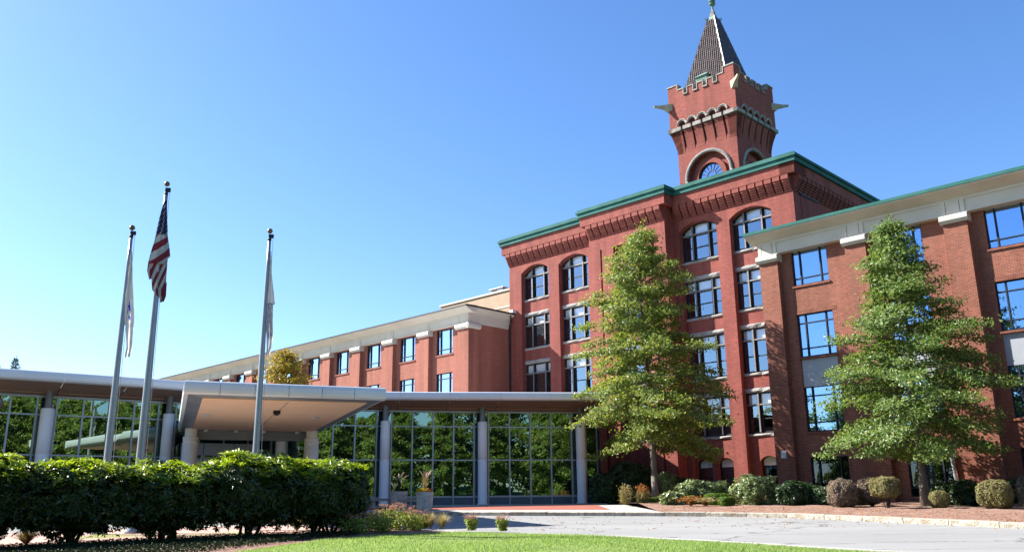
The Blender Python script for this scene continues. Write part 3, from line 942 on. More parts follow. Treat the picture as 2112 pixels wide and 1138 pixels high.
# side facing right
SX = UR + 0.45
MB().box(UR - .4, SX, YFZ + 1.6, 66, 21.12, 21.80).build('frieze', MBR, mill)
MB().box(SX - 1.0, SX, YFZ + 0.0, YFZ + 1.6, 21.121, 21.799).build('frieze', MBR, mill)
c = MB(); c.box(SX - .9, SX + 0.14, YFZ - 0.138, 66, 21.80, 22.099); c.box(SX - .9, SX + 0.24, YFZ - 0.238, 66, 22.10, 22.279); c.box(SX - .9, SX + 0.10, YFZ - 0.098, 66, 22.28, 22.399)
c.build('cornice', M['copper'], mill)
prof = corbel_profile(UR, SX - 0.02, 20.15, 20.95, 21.12)
n = 30; w_ = 17.8 / n
m = MB(); m.prism([(x, 0, z) for x, z in prof], (0, w_ - 0.13, 0)); cm = m.mesh('corbel', MBR)
for i in range(n):
    mkobj('corbel', cm, mill, loc=(35.4, 0.1 + i * w_, -1.4))
MB().box(UR - .4, UR - .002, 48.0, 66, 20.15, 21.12).build('corbel_backing', MBR, mill)
# steel lintel and blocked opening in that side
MB().box(UR, UR + 0.10, 48.8, 51.2, 20.02, 20.14).build('lintel', M['blueframe'], mill)
MB().box(UR, UR + 0.035, 48.95, 51.1, 16.0, 20.02).build('blocked_opening', MBR, mill)

# projecting centre: face with slim slots and one column of windows behind the tree
CW = (-36.35, -34.15)
SL = [(-37.55, -37.40), (-36.62, -36.45), (-33.95, -33.78), (-33.0, -32.85)]
xs = [PL] + [q for s in (SL[0],) for q in s] + [CW[0] - 0.30] + [CW[1] + 0.30] + [q for s in (SL[3],) for q in s] + [PR]
for a, b_ in [(PL, -37.55), (-37.40, CW[0]), (CW[1], -33.0), (-32.85, PR)]:
    MB().box(a, b_, PV, 48.0, ZG, 19.2).build('wall', MBR, mill)
MB().box(PL, PR, PV, 48.0, 19.2, 20.15).build('wall', MBR, mill)
MB().box(PL, PR, PV + 0.002, 49.2, 20.15, 21.12).build('corbel_backing', MBR, mill)
for a, b_ in [(-37.55, -37.40), (-33.0, -32.85)]:
    MB().box(a, b_, PV + 0.22, 48.0, ZG, 19.2).build('slot_back', MBR, mill)
MB().box(CW[0], CW[1], PV + 0.25, 48.0, 17.9, 19.2).build('spandrel', MBR, mill)
for zt, zb in SP + [(5.41, ZG)]:
    MB().box(CW[0], CW[1], PV + 0.25, 48.0, zb, zt).build('spandrel', MBR, mill)
MB().box(PL + .1, PR - .1, 49.05, 49.1, ZG, 19).build('interior', M['void'], mill)
MB().box(PR - .001, PR - .3, 48.0, 49.05, ZG, 20.15).build('wall', MBR, mill)

def rough_stone_mesh(w_, h, d, seed, n=7):
    """rock-faced stone: front face broken into a jittered grid"""
    g = np.random.default_rng(seed)
    b = MB()
    nz = 3
    vs = []
    for j in range(nz + 1):
        for i in range(n + 1):
            e = (i in (0, n)) or (j in (0, nz))
            y = -d + (0.04 if e else 0) + g.uniform(-0.018, 0.018) - (0.035 if not e else 0) * g.random()
            vs.append((w_ * i / n, y, h * j / nz + (g.uniform(-0.012, 0.012) if not (j in (0, nz)) else g.uniform(-0.008, 0.008))))
    fs = [(j * (n + 1) + i, j * (n + 1) + i + 1, (j + 1) * (n + 1) + i + 1, (j + 1) * (n + 1) + i) for j in range(nz) for i in range(n)]
    k = len(vs)
    vs += [(0, 0.1, 0), (w_, 0.1, 0), (w_, 0.1, h), (0, 0.1, h)]
    fs += [tuple([k, k + 1] + [i for i in range(n, -1, -1)]), tuple([k + 2, k + 3] + [nz * (n + 1) + i for i in range(n + 1)]),
           tuple([k + 3, k] + [j * (n + 1) for j in range(nz + 1)]), tuple([k + 1, k + 2] + [j * (n + 1) + n for j in range(nz, -1, -1)])]
    b.add(vs, fs)
    return b

def mill_window(w_, h, ztr, arched, seed, lights=(0.24, 0.40, 0.24), blind=True):
    """three-light timber window; local x 0..w, z 0..h (springing height when arched), y=0 glass plane"""
    par = MB()
    F = 0.09
    par.box(0, F, -0.10, 0.04, 0, h); par.box(w_ - F, w_, -0.10, 0.04, 0, h); par.box(F, w_ - F, -0.098, 0.038, 0, F)
    if not arched:
        par.box(F, w_ - F, -0.098, 0.038, h - F, h)
    else:
        P = arc_pts(0, w_, h, RISE, 12); Q = arc_pts(F, w_ - F, h - 0.02, RISE - 0.06, 12)
        vs = []; fs = []
        for (x, z), (x2, z2) in zip(P, Q):
            vs += [(x, -0.10, z), (x, 0.04, z), (x2, -0.10, z2), (x2, 0.04, z2)]
        for i in range(12):
            k = 4 * i; l = k + 4
            fs += [(k, k + 2, l + 2, l), (k + 1, l + 1, l + 3, k + 3), (k + 2, k + 3, l + 3, l + 2), (k, l, l + 1, k + 1)]
        par.add(vs, fs)
    root = mkobj('window', par.mesh('window', M['frame']), None)
    nl = len(lights)
    tot = w_ - 2 * F; mw = 0.15
    s = (tot - (nl - 1) * mw) / sum(lights)
    x = F; spans = []
    for i, l in enumerate(lights):
        spans.append((x, x + l * s)); x += l * s + mw
    top = h + (RISE - 0.1 if arched else 0)
    for i in range(nl - 1):
        a = spans[i][1]
        zt = h - F if not arched else h + RISE * 0.66
        mkobj('mullion', MB().box(a, a + mw, -0.17, 0.03, F, zt).mesh('mullion', M['frame']), root)
        mkobj('mullion_cap', MB().box(a + 0.03, a + mw - 0.03, -0.20, -0.172, F, zt).mesh('mullion_cap', M['mullion']), root)
    mkobj('transom', MB().box(F, w_ - F, -0.185, 0.02, ztr, ztr + 0.085).mesh('transom', M['mullion']), root)
    for (a, b_) in spans:
        zt = h - F if not arched else h + 0.40
        def pane(x0, x1, z0, z1, tilt, mat='glass'):
            y0 = 0.012 + tilt
            q = MB(); q.add([(x0, y0, z0), (x1, y0 + tilt, z0), (x1, y0, z1), (x0, y0 - tilt, z1)], [(0, 1, 2, 3)])
            mkobj('pane', q.mesh('pane', M[mat]), root)
        g = random.Random(seed + int(a * 100))
        tl = lambda: g.uniform(-0.006, 0.006)
        zm = F + (ztr - F) * 0.5
        sash = MB()
        for z0, z1, yy in ((F, zm, 0.0), (zm, ztr, 0.002)):
            sash.box(a, a + 0.05, -0.05, 0.03 + yy, z0, z1); sash.box(b_ - 0.05, b_, -0.05, 0.03 + yy, z0, z1)
        sash.box(a + 0.05, b_ - 0.05, -0.055, 0.028, zm - 0.03, zm + 0.03); sash.box(a + 0.05, b_ - 0.05, -0.052, 0.026, F, F + 0.05)
        mkobj('sash', sash.mesh('sash', M['frame']), root)
        pane(a + 0.05, b_ - 0.05, F + 0.05, zm - 0.03, tl()); pane(a + 0.05, b_ - 0.05, zm + 0.03, ztr, tl())
        # upper light: glass with a roller blind drawn behind it
        if arched:
            cx = w_ / 2; Rr = (w_ * w_ / 4 + RISE * RISE) / (2 * RISE); cz = h + RISE - Rr - 0.08
            f_ = lambda x: cz + math.sqrt(max(0, Rr * Rr - (x - cx) ** 2))
            N = 5
            up_ = [(a + 0.03 + (b_ - a - 0.06) * k / N) for k in range(N + 1)]
            for mat, yy, nm in ((M['clearglass'], 0.0, 'pane'), (M['blind'], 0.06, 'blind')):
                q = MB(); q.add([(a + 0.03, yy, ztr + 0.085), (b_ - 0.03, yy, ztr + 0.085)] + [(xx, yy, f_(xx)) for xx in reversed(up_)], [tuple(range(N + 3))])
                mkobj(nm, q.mesh(nm, mat), root)
        else:
            pane(a + 0.03, b_ - 0.03, ztr + 0.085, zt, tl(), 'clearglass')
            if blind:
                q = MB(); q.add([(a, 0.06, ztr), (b_, 0.06, ztr), (b_, 0.06, zt), (a, 0.06, zt)], [(0, 1, 2, 3)])
                mkobj('blind', q.mesh('blind', M['blind']), root)
    return root

def stones(root_w, w_, z, h, n, seed, lname, d=0.10, lift=-0.0, y=0.0):
    """a lintel or sill of n rock-faced stones as sub-parts of the window"""
    g = random.Random(seed)
    cuts = [0] + sorted(g.uniform(k / n - 0.10, k / n + 0.10) for k in range(1, n)) + [1]
    for i in range(n):
        a, b_ = cuts[i] * w_, cuts[i + 1] * w_
        o = mkobj(lname, rough_stone_mesh(b_ - a - 0.012, h, d, seed + i, 4).mesh(lname, M['stone']), root_w)
        o.location = (a + 0.006, y, z)

def set_window(proto_fn, placed, u, v, z, **k):
    pass

WIN = {}
def window_at(kind, u, z, vplane, seed):
    w0 = 2.94
    if kind not in WIN:
        if kind == 'arch':
            r = mill_window(w0, ZSP - 17.2, 1.80, True, seed)
            stones(r, w0, -0.17, 0.17, 2, seed, 'sill_stone', 0.30)
        else:
            zt, zb = ROWS[kind]
            r = mill_window(w0, zt - zb, (zt - zb) - 0.78, False, seed)
            stones(r, w0, -0.17, 0.17, 2, seed, 'sill_stone', 0.30)
            stones(r, w0, (zt - zb), 0.27, 2, seed + 9, 'lintel_stone', 0.27)
        r.parent = mill
        WIN[kind] = r
    else:
        r = copy_tree(WIN[kind], mill)
    r.location = (u + 35.4, vplane - 48, z - 1.4)
    return r
for i, (a, b_) in enumerate(BAYS):
    window_at('arch', a, 17.2, VW, 11)
    for k, (zt, zb) in enumerate(ROWS):
        window_at(k, a, zb, VW, 20 + k)
cw = CW[1] - CW[0]
for zt, zb in [(17.9, 17.2)] * 0 + ROWS:
    r = mill_window(cw, zt - zb, (zt - zb) - 0.78, False, 31, lights=(0.5, 0.5))
    stones(r, cw, -0.17, 0.17, 1, 33, 'sill_stone', 0.22); stones(r, cw, zt - zb, 0.27, 2, 35, 'lintel_stone', 0.19)
    r.parent = mill; r.location = (CW[0] + 35.4, PV + 0.45 - 48, zb - 1.4)
MB().box(CW[0], CW[1], PV + 0.26, 48.0, 17.03, 17.9).build('spandrel', MBR, mill)

# ------------------------------------------------------------------ TOWER
TC = (-31.45, 54.85)
tower = uvthing('brick_tower', 'square red brick tower with battlements and pointed tiled roof', 'tower', TC[0], TC[1], 21.8)
def face4(fn):
    """fn(add) in front-face coords (s along face, d outwards from centre, z); returned for each of 4 sides"""
    for k in range(4):
        yield k
def facexf(k, s, d, z):
    # k=0 front (-v), 1 right (+u), 2 back, 3 left ; s runs left to right seen from outside
    if k == 0: return (TC[0] + s, TC[1] - d, z)
    if k == 1: return (TC[0] + d, TC[1] + s, z)
    if k == 2: return (TC[0] - s, TC[1] + d, z)
    return (TC[0] - d, TC[1] - s, z)
class FB(MB):
    """mesh builder writing in face coordinates"""
    def __init__(s, k): super().__init__(); s.k = k
    def done(s, name, mat, par, **kw):
        s.v = [facexf(s.k, x, -y, z) for x, y, z in s.v]   # y is negative outwards
        return s.build(name, mat, par, **kw)
SH = 2.50; CRW = 2.86
for k in range(4):
    b = FB(k)
    # shaft face with a round-headed recess
    r_o = 1.72; zc = 24.70
    e = SH if k % 2 == 0 else SH - 0.55
    b.box(-e, -r_o, -SH, -SH + 0.55, 21.8, 27.4); b.box(r_o, e, -SH, -SH + 0.55, 21.8, 27.4)
    N = 18; vs = []; fs = []
    for i in range(N + 1):
        a = math.pi - math.pi * i / N
        x, z = r_o * math.cos(a), zc + r_o * math.sin(a)
        vs += [(x, -SH, z), (x, -SH + 0.55, z), (x, -SH, 27.4), (x, -SH + 0.55, 27.4)]
    for i in range(N):
        q = 4 * i; l = q + 4
        fs += [(q, l, l + 2, q + 2), (q + 1, q + 3, l + 3, l + 1), (q, q + 1, l + 1, l), (q + 2, l + 2, l + 3, q + 3)]
    b.add(vs, fs)
    sh = b.done('shaft_wall', MBR, tower)
    b = FB(k); b.box(-r_o, r_o, -SH + 0.38, -SH + 0.54, 21.8, zc)
    # recessed infill round the window
    b.ring(0, zc, 0.98, r_o + 0.02, -SH + 0.38, -SH + 0.54, 0, math.pi, 20)
    b.done('arch_infill', MBR, tower)
    b = FB(k); b.ring(0, zc, 1.0, 1.34, -SH + 0.20, -SH + 0.40, 0, 2 * math.pi, 30); b.done('arch_moulding', MBR, tower)
    # stone hood ring: dogtooth blocks
    b = FB(k); b.ring(0, zc, r_o + 0.06, r_o + 0.26, -SH - 0.09, -SH + 0.05, -0.02, math.pi + 0.02, 30)
    b.box(-r_o - 0.26, -r_o - 0.06, -SH - 0.09, -SH + 0.05, 23.2, zc - 0.035); b.box(r_o + 0.06, r_o + 0.26, -SH - 0.09, -SH + 0.05, 23.2, zc - 0.035)
    hood = b.done('stone_hood', M['stone'], tower)
    b = FB(k)
    for i in range(34):
        a = math.pi * (i + 0.5) / 34; rr = r_o + 0.16
        x, z = rr * math.cos(a), zc + rr * math.sin(a)
        b.box(x - 0.05, x + 0.05, -SH - 0.14, -SH - 0.08, z - 0.05, z + 0.05)
    b.done('dogtooth', M['stone'], hood)
    # round window
    b = FB(k)
    b.ring(0, zc, 0.92, 1.0, -SH + 0.34, -SH + 0.44, 0, 2 * math.pi, 28); b.ring(0, zc, 0.36, 0.40, -SH + 0.36, -SH + 0.43, 0, 2 * math.pi, 16)
    for i in range(16):
        a = 2 * math.pi * i / 16
        ca, sa = math.cos(a), math.sin(a)
        P = [(0.38 * ca - 0.018 * sa, -SH + 0.365, zc + 0.38 * sa + 0.018 * ca), (0.94 * ca - 0.018 * sa, -SH + 0.365, zc + 0.94 * sa + 0.018 * ca), (0.94 * ca + 0.018 * sa, -SH + 0.365, zc + 0.94 * sa - 0.018 * ca), (0.38 * ca + 0.018 * sa, -SH + 0.365, zc + 0.38 * sa - 0.018 * ca)]
        b.prism(P, (0, 0.05, 0))
    win = b.done('round_window', M['frame'], tower)
    b = FB(k); n_ = 28
    b.add([(0.96 * math.cos(2 * math.pi * i / n_), -SH + 0.41, zc + 0.96 * math.sin(2 * math.pi * i / n_)) for i in range(n_)], [tuple(range(n_))])
    b.done('pane', M['bluemirror'], win)
    # flare: six tapered corbels with slots between
    zs0, zs1 = 26.95, 28.62
    cen = [-1.75 + 0.875 * i for i in range(5)]
    edges = [-CRW] + cen + [CRW]
    for i in range(6):
        a = edges[i] + (0.0 if i == 0 else 0.09); c_ = edges[i + 1] - (0.0 if i == 5 else 0.09)
        if k % 2 == 1 and i == 0: a += 0
        b = FB(k)
        nst = 5
        rows = []
        for j in range(nst + 1):
            t = j / nst
            d = SH + (CRW - SH) * (t ** 1.5)
            z = zs0 + (zs1 - zs0) * t
            la = a if i else -d; lc = c_ if i != 5 else d
            if i not in (0,): la = a - 0 * t
            rows.append((la, lc, d, z))
        for j in range(nst):
            (a0, c0, d0, z0), (a1, c1, d1, z1) = rows[j], rows[j + 1]
            # narrow wedge towards the bottom so the slots taper
            s0 = 0.10 * (1 - j / nst) * 0; 
            b.add([(a0, -d0, z0), (c0, -d0, z0), (c0, -SH + .5, z0), (a0, -SH + .5, z0), (a1, -d1, z1), (c1, -d1, z1), (c1, -SH + .5, z1), (a1, -SH + .5, z1)],
                  [(0, 1, 5, 4), (1, 2, 6, 5), (3, 0, 4, 7)] + ([(3, 2, 1, 0)] if j == 0 else []) + ([(4, 5, 6, 7)] if j == nst - 1 else []))
        b.done('machicolation_corbel', MBR, tower)
    b = FB(k)
    for c_ in cen:
        b.box(c_ - 0.12, c_ + 0.12, -SH + 0.02, -SH + 0.3, zs0, 28.6)
    b.done('slot', M['void'], tower)
    # string course and blind arcade
    b = FB(k)
    for i in range(6):
        a = edges[i] + (0.09 if i else -0.12); c_ = edges[i + 1] - (0.09 if i != 5 else -0.12)
        dd = 0 if k % 2 == 0 else 0.003
        b.box(a, c_, -CRW - 0.12 - dd, -CRW + 0.2, 28.68 + dd, 28.96 - dd)
    b.done('string_course', M['coping'], tower)
    ew = CRW if k % 2 == 0 else CRW - 0.45
    # crown wall, with five small arch recesses
    b = FB(k); x = -ew
    ra = 0.27; zr = 29.12
    for c_ in cen:
        b.box(x, c_ - ra, -CRW, -CRW + 0.45, 28.98, 31.45)
        N = 8; vs = []; fs = []
        for i in range(N + 1):
            a = math.pi - math.pi * i / N
            px, pz = c_ + ra * math.cos(a), zr + ra * math.sin(a)
            vs += [(px, -CRW, pz), (px, -CRW + 0.45, pz), (px, -CRW, 31.45), (px, -CRW + 0.45, 31.45)]
        for i in range(N):
            q = 4 * i; l = q + 4
            fs += [(q, l, l + 2, q + 2), (q + 1, q + 3, l + 3, l + 1), (q, q + 1, l + 1, l), (q + 2, l + 2, l + 3, q + 3)]
        b.add(vs, fs)
        x = c_ + ra
    b.box(x, ew, -CRW, -CRW + 0.45, 28.98, 31.45)
    b.done('crown_wall', MBR, tower)
    for c_ in cen:
        b = FB(k); b.ring(c_, zr, ra + 0.03, ra + 0.10, -CRW - 0.06, -CRW + 0.05, 0.0, math.pi, 12); b.ring(c_, zr, ra + 0.11, ra + 0.165, -CRW - 0.11, -CRW + 0.05, 0.0, math.pi, 12)
        b.done('arch_hood', M['stone'], tower)
        b = FB(k); b.box(c_ - ra - .02, c_ + ra + .02, -CRW + 0.22, -CRW + 0.40, 28.98, zr + ra + 0.05); b.done('arch_back', MBR, tower)
        b = FB(k); b.box(c_ - 0.10, c_ + 0.10, -CRW + 0.10, -CRW + 0.218, 28.62, zr + 0.10); b.done('slot', M['void'], tower)
    # battlements: corner block, step, 4 crenels and 3 merlons
    seg = [(-2.86, -2.02, 32.42), (-2.02, -1.50, 31.98)]
    x = -1.50
    for i in range(7):
        wseg = 0.42 if i % 2 == 0 else 0.44
        if i % 2: seg.append((x, x + wseg, 31.98))
        else: seg.append((x, x + wseg, None))
        x += wseg
    seg += [(1.50, 2.02, 31.98), (2.02, 2.86, 32.42)]
    b = FB(k)
    for a, c_, z in seg:
        if z is None: continue
        if k % 2 == 1:
            if a < -2.5: a = -2.41
            if c_ > 2.5: c_ = 2.41
        b.box(a, c_, -CRW, -CRW + 0.45, 31.45, z)
    b.done('battlement', MBR, tower)
    b = FB(k); h_ = 0.10; o_ = 0.05
    prevz = None
    for i, (a, c_, z) in enumerate(seg):
        zz = 31.45 if z is None else z
        aa, cc = a, c_
        if i == 0: aa = a - o_
        if i == len(seg) - 1: cc = c_ + o_
        if k % 2 == 1:
            if i == 0: aa = -2.405
            if i == len(seg) - 1: cc = 2.405
        b.box(aa, cc, -CRW - o_ - (0.05 if z is None else 0), -CRW + 0.48, zz + 0.001, zz + h_)
        if prevz is not None and abs(prevz - zz) > 0.1:
            lo, hi = min(prevz, zz), max(prevz, zz)
            if zz < prevz: b.box(a, a + 0.075, -CRW - o_ + 0.003, -CRW + 0.476, lo + h_, hi + h_ - 0.003)
            else: b.box(a - 0.075, a, -CRW - o_ + 0.003, -CRW + 0.476, lo + h_, hi + h_ - 0.003)
        prevz = zz
    b.done('coping', M['coping'], tower)
MB().box(TC[0] - 2.4, TC[0] + 2.4, TC[1] - 2.4, TC[1] + 2.4, 27.3, 31.2).build('tower_core', M['void'], tower)
MB().box(TC[0] - 1.95, TC[0] + 1.95, TC[1] - 1.95, TC[1] + 1.95, 21.8, 27.3).build('tower_core', M['void'], tower)
# gargoyles on the corners
for sx, sy in ((1, -1), (-1, -1), (1, 1), (-1, 1)):
    d = Vector((sx, sy, 0)).normalized(); sd = Vector((-d.y, d.x, 0))
    base = Vector((TC[0] + sx * (CRW - 0.02), TC[1] + sy * (CRW - 0.02), 30.62))
    b = MB(); rows = []
    for t, hw, zt, zb in ((-0.25, 0.27, 0.46, -0.10), (0.08, 0.26, 0.44, -0.10), (0.40, 0.17, 0.42, 0.14), (0.92, 0.10, 0.40, 0.25), (1.15, 0.09, 0.42, 0.28)):
        p = base + d * t
        rows.append([tuple(p - sd * hw * .8 + Vector((0, 0, zb))), tuple(p + sd * hw * .8 + Vector((0, 0, zb))), tuple(p + sd * hw + Vector((0, 0, zt))), tuple(p + Vector((0, 0, zt - 0.08))), tuple(p - sd * hw + Vector((0, 0, zt)))])
    vs = [q for r_ in rows for q in r_]; fs = []
    for i in range(len(rows) - 1):
        for j in range(5):
            l = (j + 1) % 5
            fs.append((i * 5 + j, i * 5 + l, i * 5 + 5 + l, i * 5 + 5 + j))
    fs += [(4, 3, 2, 1, 0), tuple((len(rows) - 1) * 5 + j for j in range(5))]
    b.add(vs, fs)
    b.build('gargoyle', M['limestone'], tower)
# pyramid roof: boarded core with barrel tiles on it
AP = Vector((TC[0] - 0.10, TC[1], 39.6)); ZB = 31.3; HB = 0.252 * (AP.z - ZB)
core = MB()
bc = [(AP.x - HB, AP.y - HB, ZB), (AP.x + HB, AP.y - HB, ZB), (AP.x + HB, AP.y + HB, ZB), (AP.x - HB, AP.y + HB, ZB)]
core.add(bc + [tuple(AP)], [(0, 1, 4), (1, 2, 4), (2, 3, 4), (3, 0, 4), (3, 2, 1, 0)])
core.build('pyramid_roof', M['tile'], tower)
tl = MB()
NR = 40
for k in range(4):
    dn = [Vector((0, -1, 0)), Vector((1, 0, 0)), Vector((0, 1, 0)), Vector((-1, 0, 0))][k]
    al = [Vector((1, 0, 0)), Vector((0, 1, 0)), Vector((-1, 0, 0)), Vector((0, -1, 0))][k]
    slope = Vector((dn.x * HB, dn.y * HB, -(AP.z - ZB)))
    nrm = Vector((dn.x * (AP.z - ZB), dn.y * (AP.z - ZB), HB)).normalized()
    sd = slope.normalized()
    for j in range(6, NR):
        t0 = j / NR; t1 = (j + 1.12) / NR
        half = HB * (t0 + 0.5 / NR)
        pitch = 0.185
        nt_ = int(half / pitch)
        for i in range(-nt_, nt_ + 1):
            x = i * pitch
            if abs(x) > half - 0.03: continue
            c0 = AP + slope * t0 + al * x + nrm * 0.02
            c1 = AP + slope * min(1.0, t1) + al * x + nrm * (0.045 + 0.012 * random.random())
            w2 = 0.078
            P = []
            for cpt in (c0, c1):
                for q in (-1, -0.5, 0.5, 1):
                    P.append(tuple(cpt + al * w2 * q + nrm * (0.0 if abs(q) == 1 else 0.065)))
            tl.add(P, [(0, 1, 5, 4), (1, 2, 6, 5), (2, 3, 7, 6), (4, 5, 6, 7)])
tl.build('roof_tiles', M['tile'], tower, kind='stuff')
for cx, cy in ((-1, -1), (1, -1), (1, 1), (-1, 1)):
    e = Vector((AP.x + cx * HB, AP.y + cy * HB, ZB))
    P = [AP.lerp(e, t / 30) + Vector((0, 0, 0.06 + 0.02 * (t % 2))) for t in range(4, 31)]
    MB().tube([tuple(p) for p in P], 0.085, 6).build('hip_tiles', M['tile'], tower)
# copper cap and finial
fb = MB()
for t0, h0, t1, h1 in ((0.40, 38.30, 0.34, 38.46), (0.30, 38.46, 0.17, 38.86), (0.19, 38.86, 0.12, 39.05)):
    fb.add([(AP.x + sx * t0, AP.y + sy * t0, h0) for sx, sy in ((-1, -1), (1, -1), (1, 1), (-1, 1))] + [(AP.x + sx * t1, AP.y + sy * t1, h1) for sx, sy in ((-1, -1), (1, -1), (1, 1), (-1, 1))],
           [(0, 1, 5, 4), (1, 2, 6, 5), (2, 3, 7, 6), (3, 0, 4, 7), (4, 5, 6, 7)])
for sx, sy in ((-1, -1), (1, -1), (1, 1), (-1, 1)):
    fb.tube([(AP.x + sx * .34, AP.y + sy * .34, 38.35), (AP.x + sx * .46, AP.y + sy * .46, 38.5), (AP.x + sx * .42, AP.y + sy * .42, 38.68)], [0.07, 0.05, 0.02], 6)
fb.lathe([(0.14, 0), (0.18, 0.05), (0.11, 0.12), (0.08, 0.40), (0.075, 0.60), (0.13, 0.68), (0.24, 0.78), (0.27, 0.90), (0.16, 0.98), (0.24, 1.06), (0.28, 1.20), (0.22, 1.34), (0.10, 1.42), (0.05, 1.7), (0.01, 1.8)], (AP.x, AP.y, 39.0), 14)
fb.build('finial', M['oldcopper'], tower, smooth=False)
# little louvred dormer on the front slope
dx = AP.x - 0.12; zd = 32.05
def roof_y(z): return AP.y - HB * (AP.z - z) / (AP.z - ZB)
yf = roof_y(zd) - 0.28
dm = MB(); dm.box(dx - 0.5, dx + 0.5, yf, yf + 1.3, zd, zd + 0.78)
dm.add([(dx - 0.62, yf - 0.12, zd + 0.76), (dx + 0.62, yf - 0.12, zd + 0.76), (dx + 0.62, yf + 1.4, zd + 0.80), (dx - 0.62, yf + 1.4, zd + 0.80), (dx - 0.25, yf + 0.25, zd + 1.08), (dx + 0.25, yf + 0.25, zd + 1.08), (dx, yf + 1.4, zd + 1.1)],
       [(0, 1, 5, 4), (1, 2, 6, 5), (3, 0, 4, 6), (4, 5, 6), (3, 2, 1, 0)])
dmo = dm.build('dormer', M['oldcopper'], tower)
lv = MB()
for i in range(6): lv.prism([(dx - 0.42, yf - 0.03, zd + 0.08 + i * 0.11), (dx - 0.42, yf + 0.0, zd + 0.15 + i * 0.11), (dx - 0.42, yf - 0.002, zd + 0.09 + i * 0.11)], (0.84, 0, 0))
lv.build('louvre', M['oldcopper'], dmo)

# ------------------------------------------------------------------ WINGS
def wing_window(w_, h, topbar, mat='blueframe', glass='bluemirror', curtain=True, name='window'):
    """aluminium window with a wide centre light and narrow side lights; y=0 wall face"""
    F = 0.05; yb = 0.16
    p = MB(); p.box(0, F, yb - .07, yb + .05, 0, h); p.box(w_ - F, w_, yb - .07, yb + .05, 0, h); p.box(F, w_ - F, yb - .068, yb + .048, 0, F); p.box(F, w_ - F, yb - .068, yb + .048, h - F, h)
    root = mkobj(name, p.mesh(name, M[mat]), None)
    xa, xb = w_ * 0.215, w_ * 0.785
    zb = h * 0.20; zt = h * 0.79
    zs = [F, zb] + ([zt] if topbar else []) + [h - F]
    for x in (xa, xb):
        mkobj('mullion', MB().box(x - 0.032, x + 0.032, yb - .085, yb + .04, F, h - F).mesh('mullion', M[mat]), root)
    for z in zs[1:-1]:
        mkobj('transom', MB().box(F, w_ - F, yb - .075, yb + .035, z - 0.028, z + 0.028).mesh('transom', M[mat]), root)
    X = [F, xa, xb, w_ - F]
    g = random.Random(int(w_ * 100 + h * 10))
    for i in range(3):
        for j in range(len(zs) - 1):
            t = g.uniform(-0.004, 0.004); q = MB()
            q.add([(X[i], yb + t, zs[j]), (X[i + 1], yb - t, zs[j]), (X[i + 1], yb, zs[j + 1]), (X[i], yb + t, zs[j + 1])], [(0, 1, 2, 3)])
            mkobj('pane', q.mesh('pane', M[glass]), root)
    if curtain:
        q = MB(); N = 60; vs = []
        for i in range(N + 1):
            x = F + (w_ - 2 * F) * i / N
            y = yb + 0.30 + 0.035 * math.sin(i * 1.35) + 0.02 * math.sin(i * 0.53)
            vs += [(x, y, F), (x, y, h - F)]
        q.add(vs, [(2 * i, 2 * i + 2, 2 * i + 3, 2 * i + 1) for i in range(N)])
        mkobj('curtain', q.mesh('curtain', M['curtain'], smooth=True), root)
    return root

def brick_sill(w_, par, z=0.0):
    b = MB(); b.prism([(-0.06, 0.15, z), (-0.06, -0.07, z - 0.03), (-0.06, -0.07, z - 0.12), (-0.06, 0.15, z - 0.12)], (w_ + 0.12, 0, 0))
    return b

def profile_run(x0, x1, prof):
    b = MB(); b.prism([(x0, y, z) for y, z in prof], (x1 - x0, 0, 0)); return b

# right wing
rw = uvthing('brick_wing', 'brown brick wing with wide blue windows and cream entablature at right', 'building', -12, 42.6, 1.3)
WB = M['wing_brick']
VWL = 42.6; VPL = 42.22
RU0 = -22.62; PITCH = 4.815; W0 = -20.93; WW = 1.98
NB = 5
uend = W0 + PITCH * NB + 2
wins = [W0 + PITCH * k for k in range(NB)]
ZR = {'top': (14.64, 12.70), 'mid': (11.13, 8.87), 'low': (7.32, 5.02), 'gr': (3.74, 1.75)}
x = RU0
edges = []
for w in wins:
    MB().box(x, w, VWL, 43.1, 1.0, 15.2).build('wall', WB, rw)
    x = w + WW
    for zt, zb in ((15.2, 14.64), (12.70, 11.13), (5.02, 3.74), (1.75, 1.0)):
        MB().box(w, x, VWL + 0.0, 43.1, zb, zt).build('wall', WB, rw)
MB().box(x, uend, VWL, 43.1, 1.0, 15.2).build('wall', WB, rw)
MB().box(RU0, RU0 + 0.4, 43.1, 47.98, 1.0, 15.2).build('wall', WB, rw)
MB().box(RU0 + .45, uend, 44.2, 44.3, 1.0, 15.2).build('interior', M['void'], rw)
for z in (4.2, 7.9, 11.7):
    MB().box(RU0 + .45, uend, 43.11, 44.19, z, z + .3).build('floor_slab', M['void'], rw)
MB().box(RU0, uend, 43.1, 60, 15.2, 15.4).build('roof', M['void'], rw)
MB().box(uend - .3, uend, 43.1, 60, 1, 15.2).build('wall', WB, rw)
def soldier_course(b, x0, x1, z, y):
    n = int((x1 - x0) / 0.075)
    for i in range(n):
        a = x0 + (x1 - x0) * i / n
        b.box(a + 0.005, a + (x1 - x0) / n - 0.005, y - 0.014, y + 0.03, z, z + 0.21)
RWW = {}
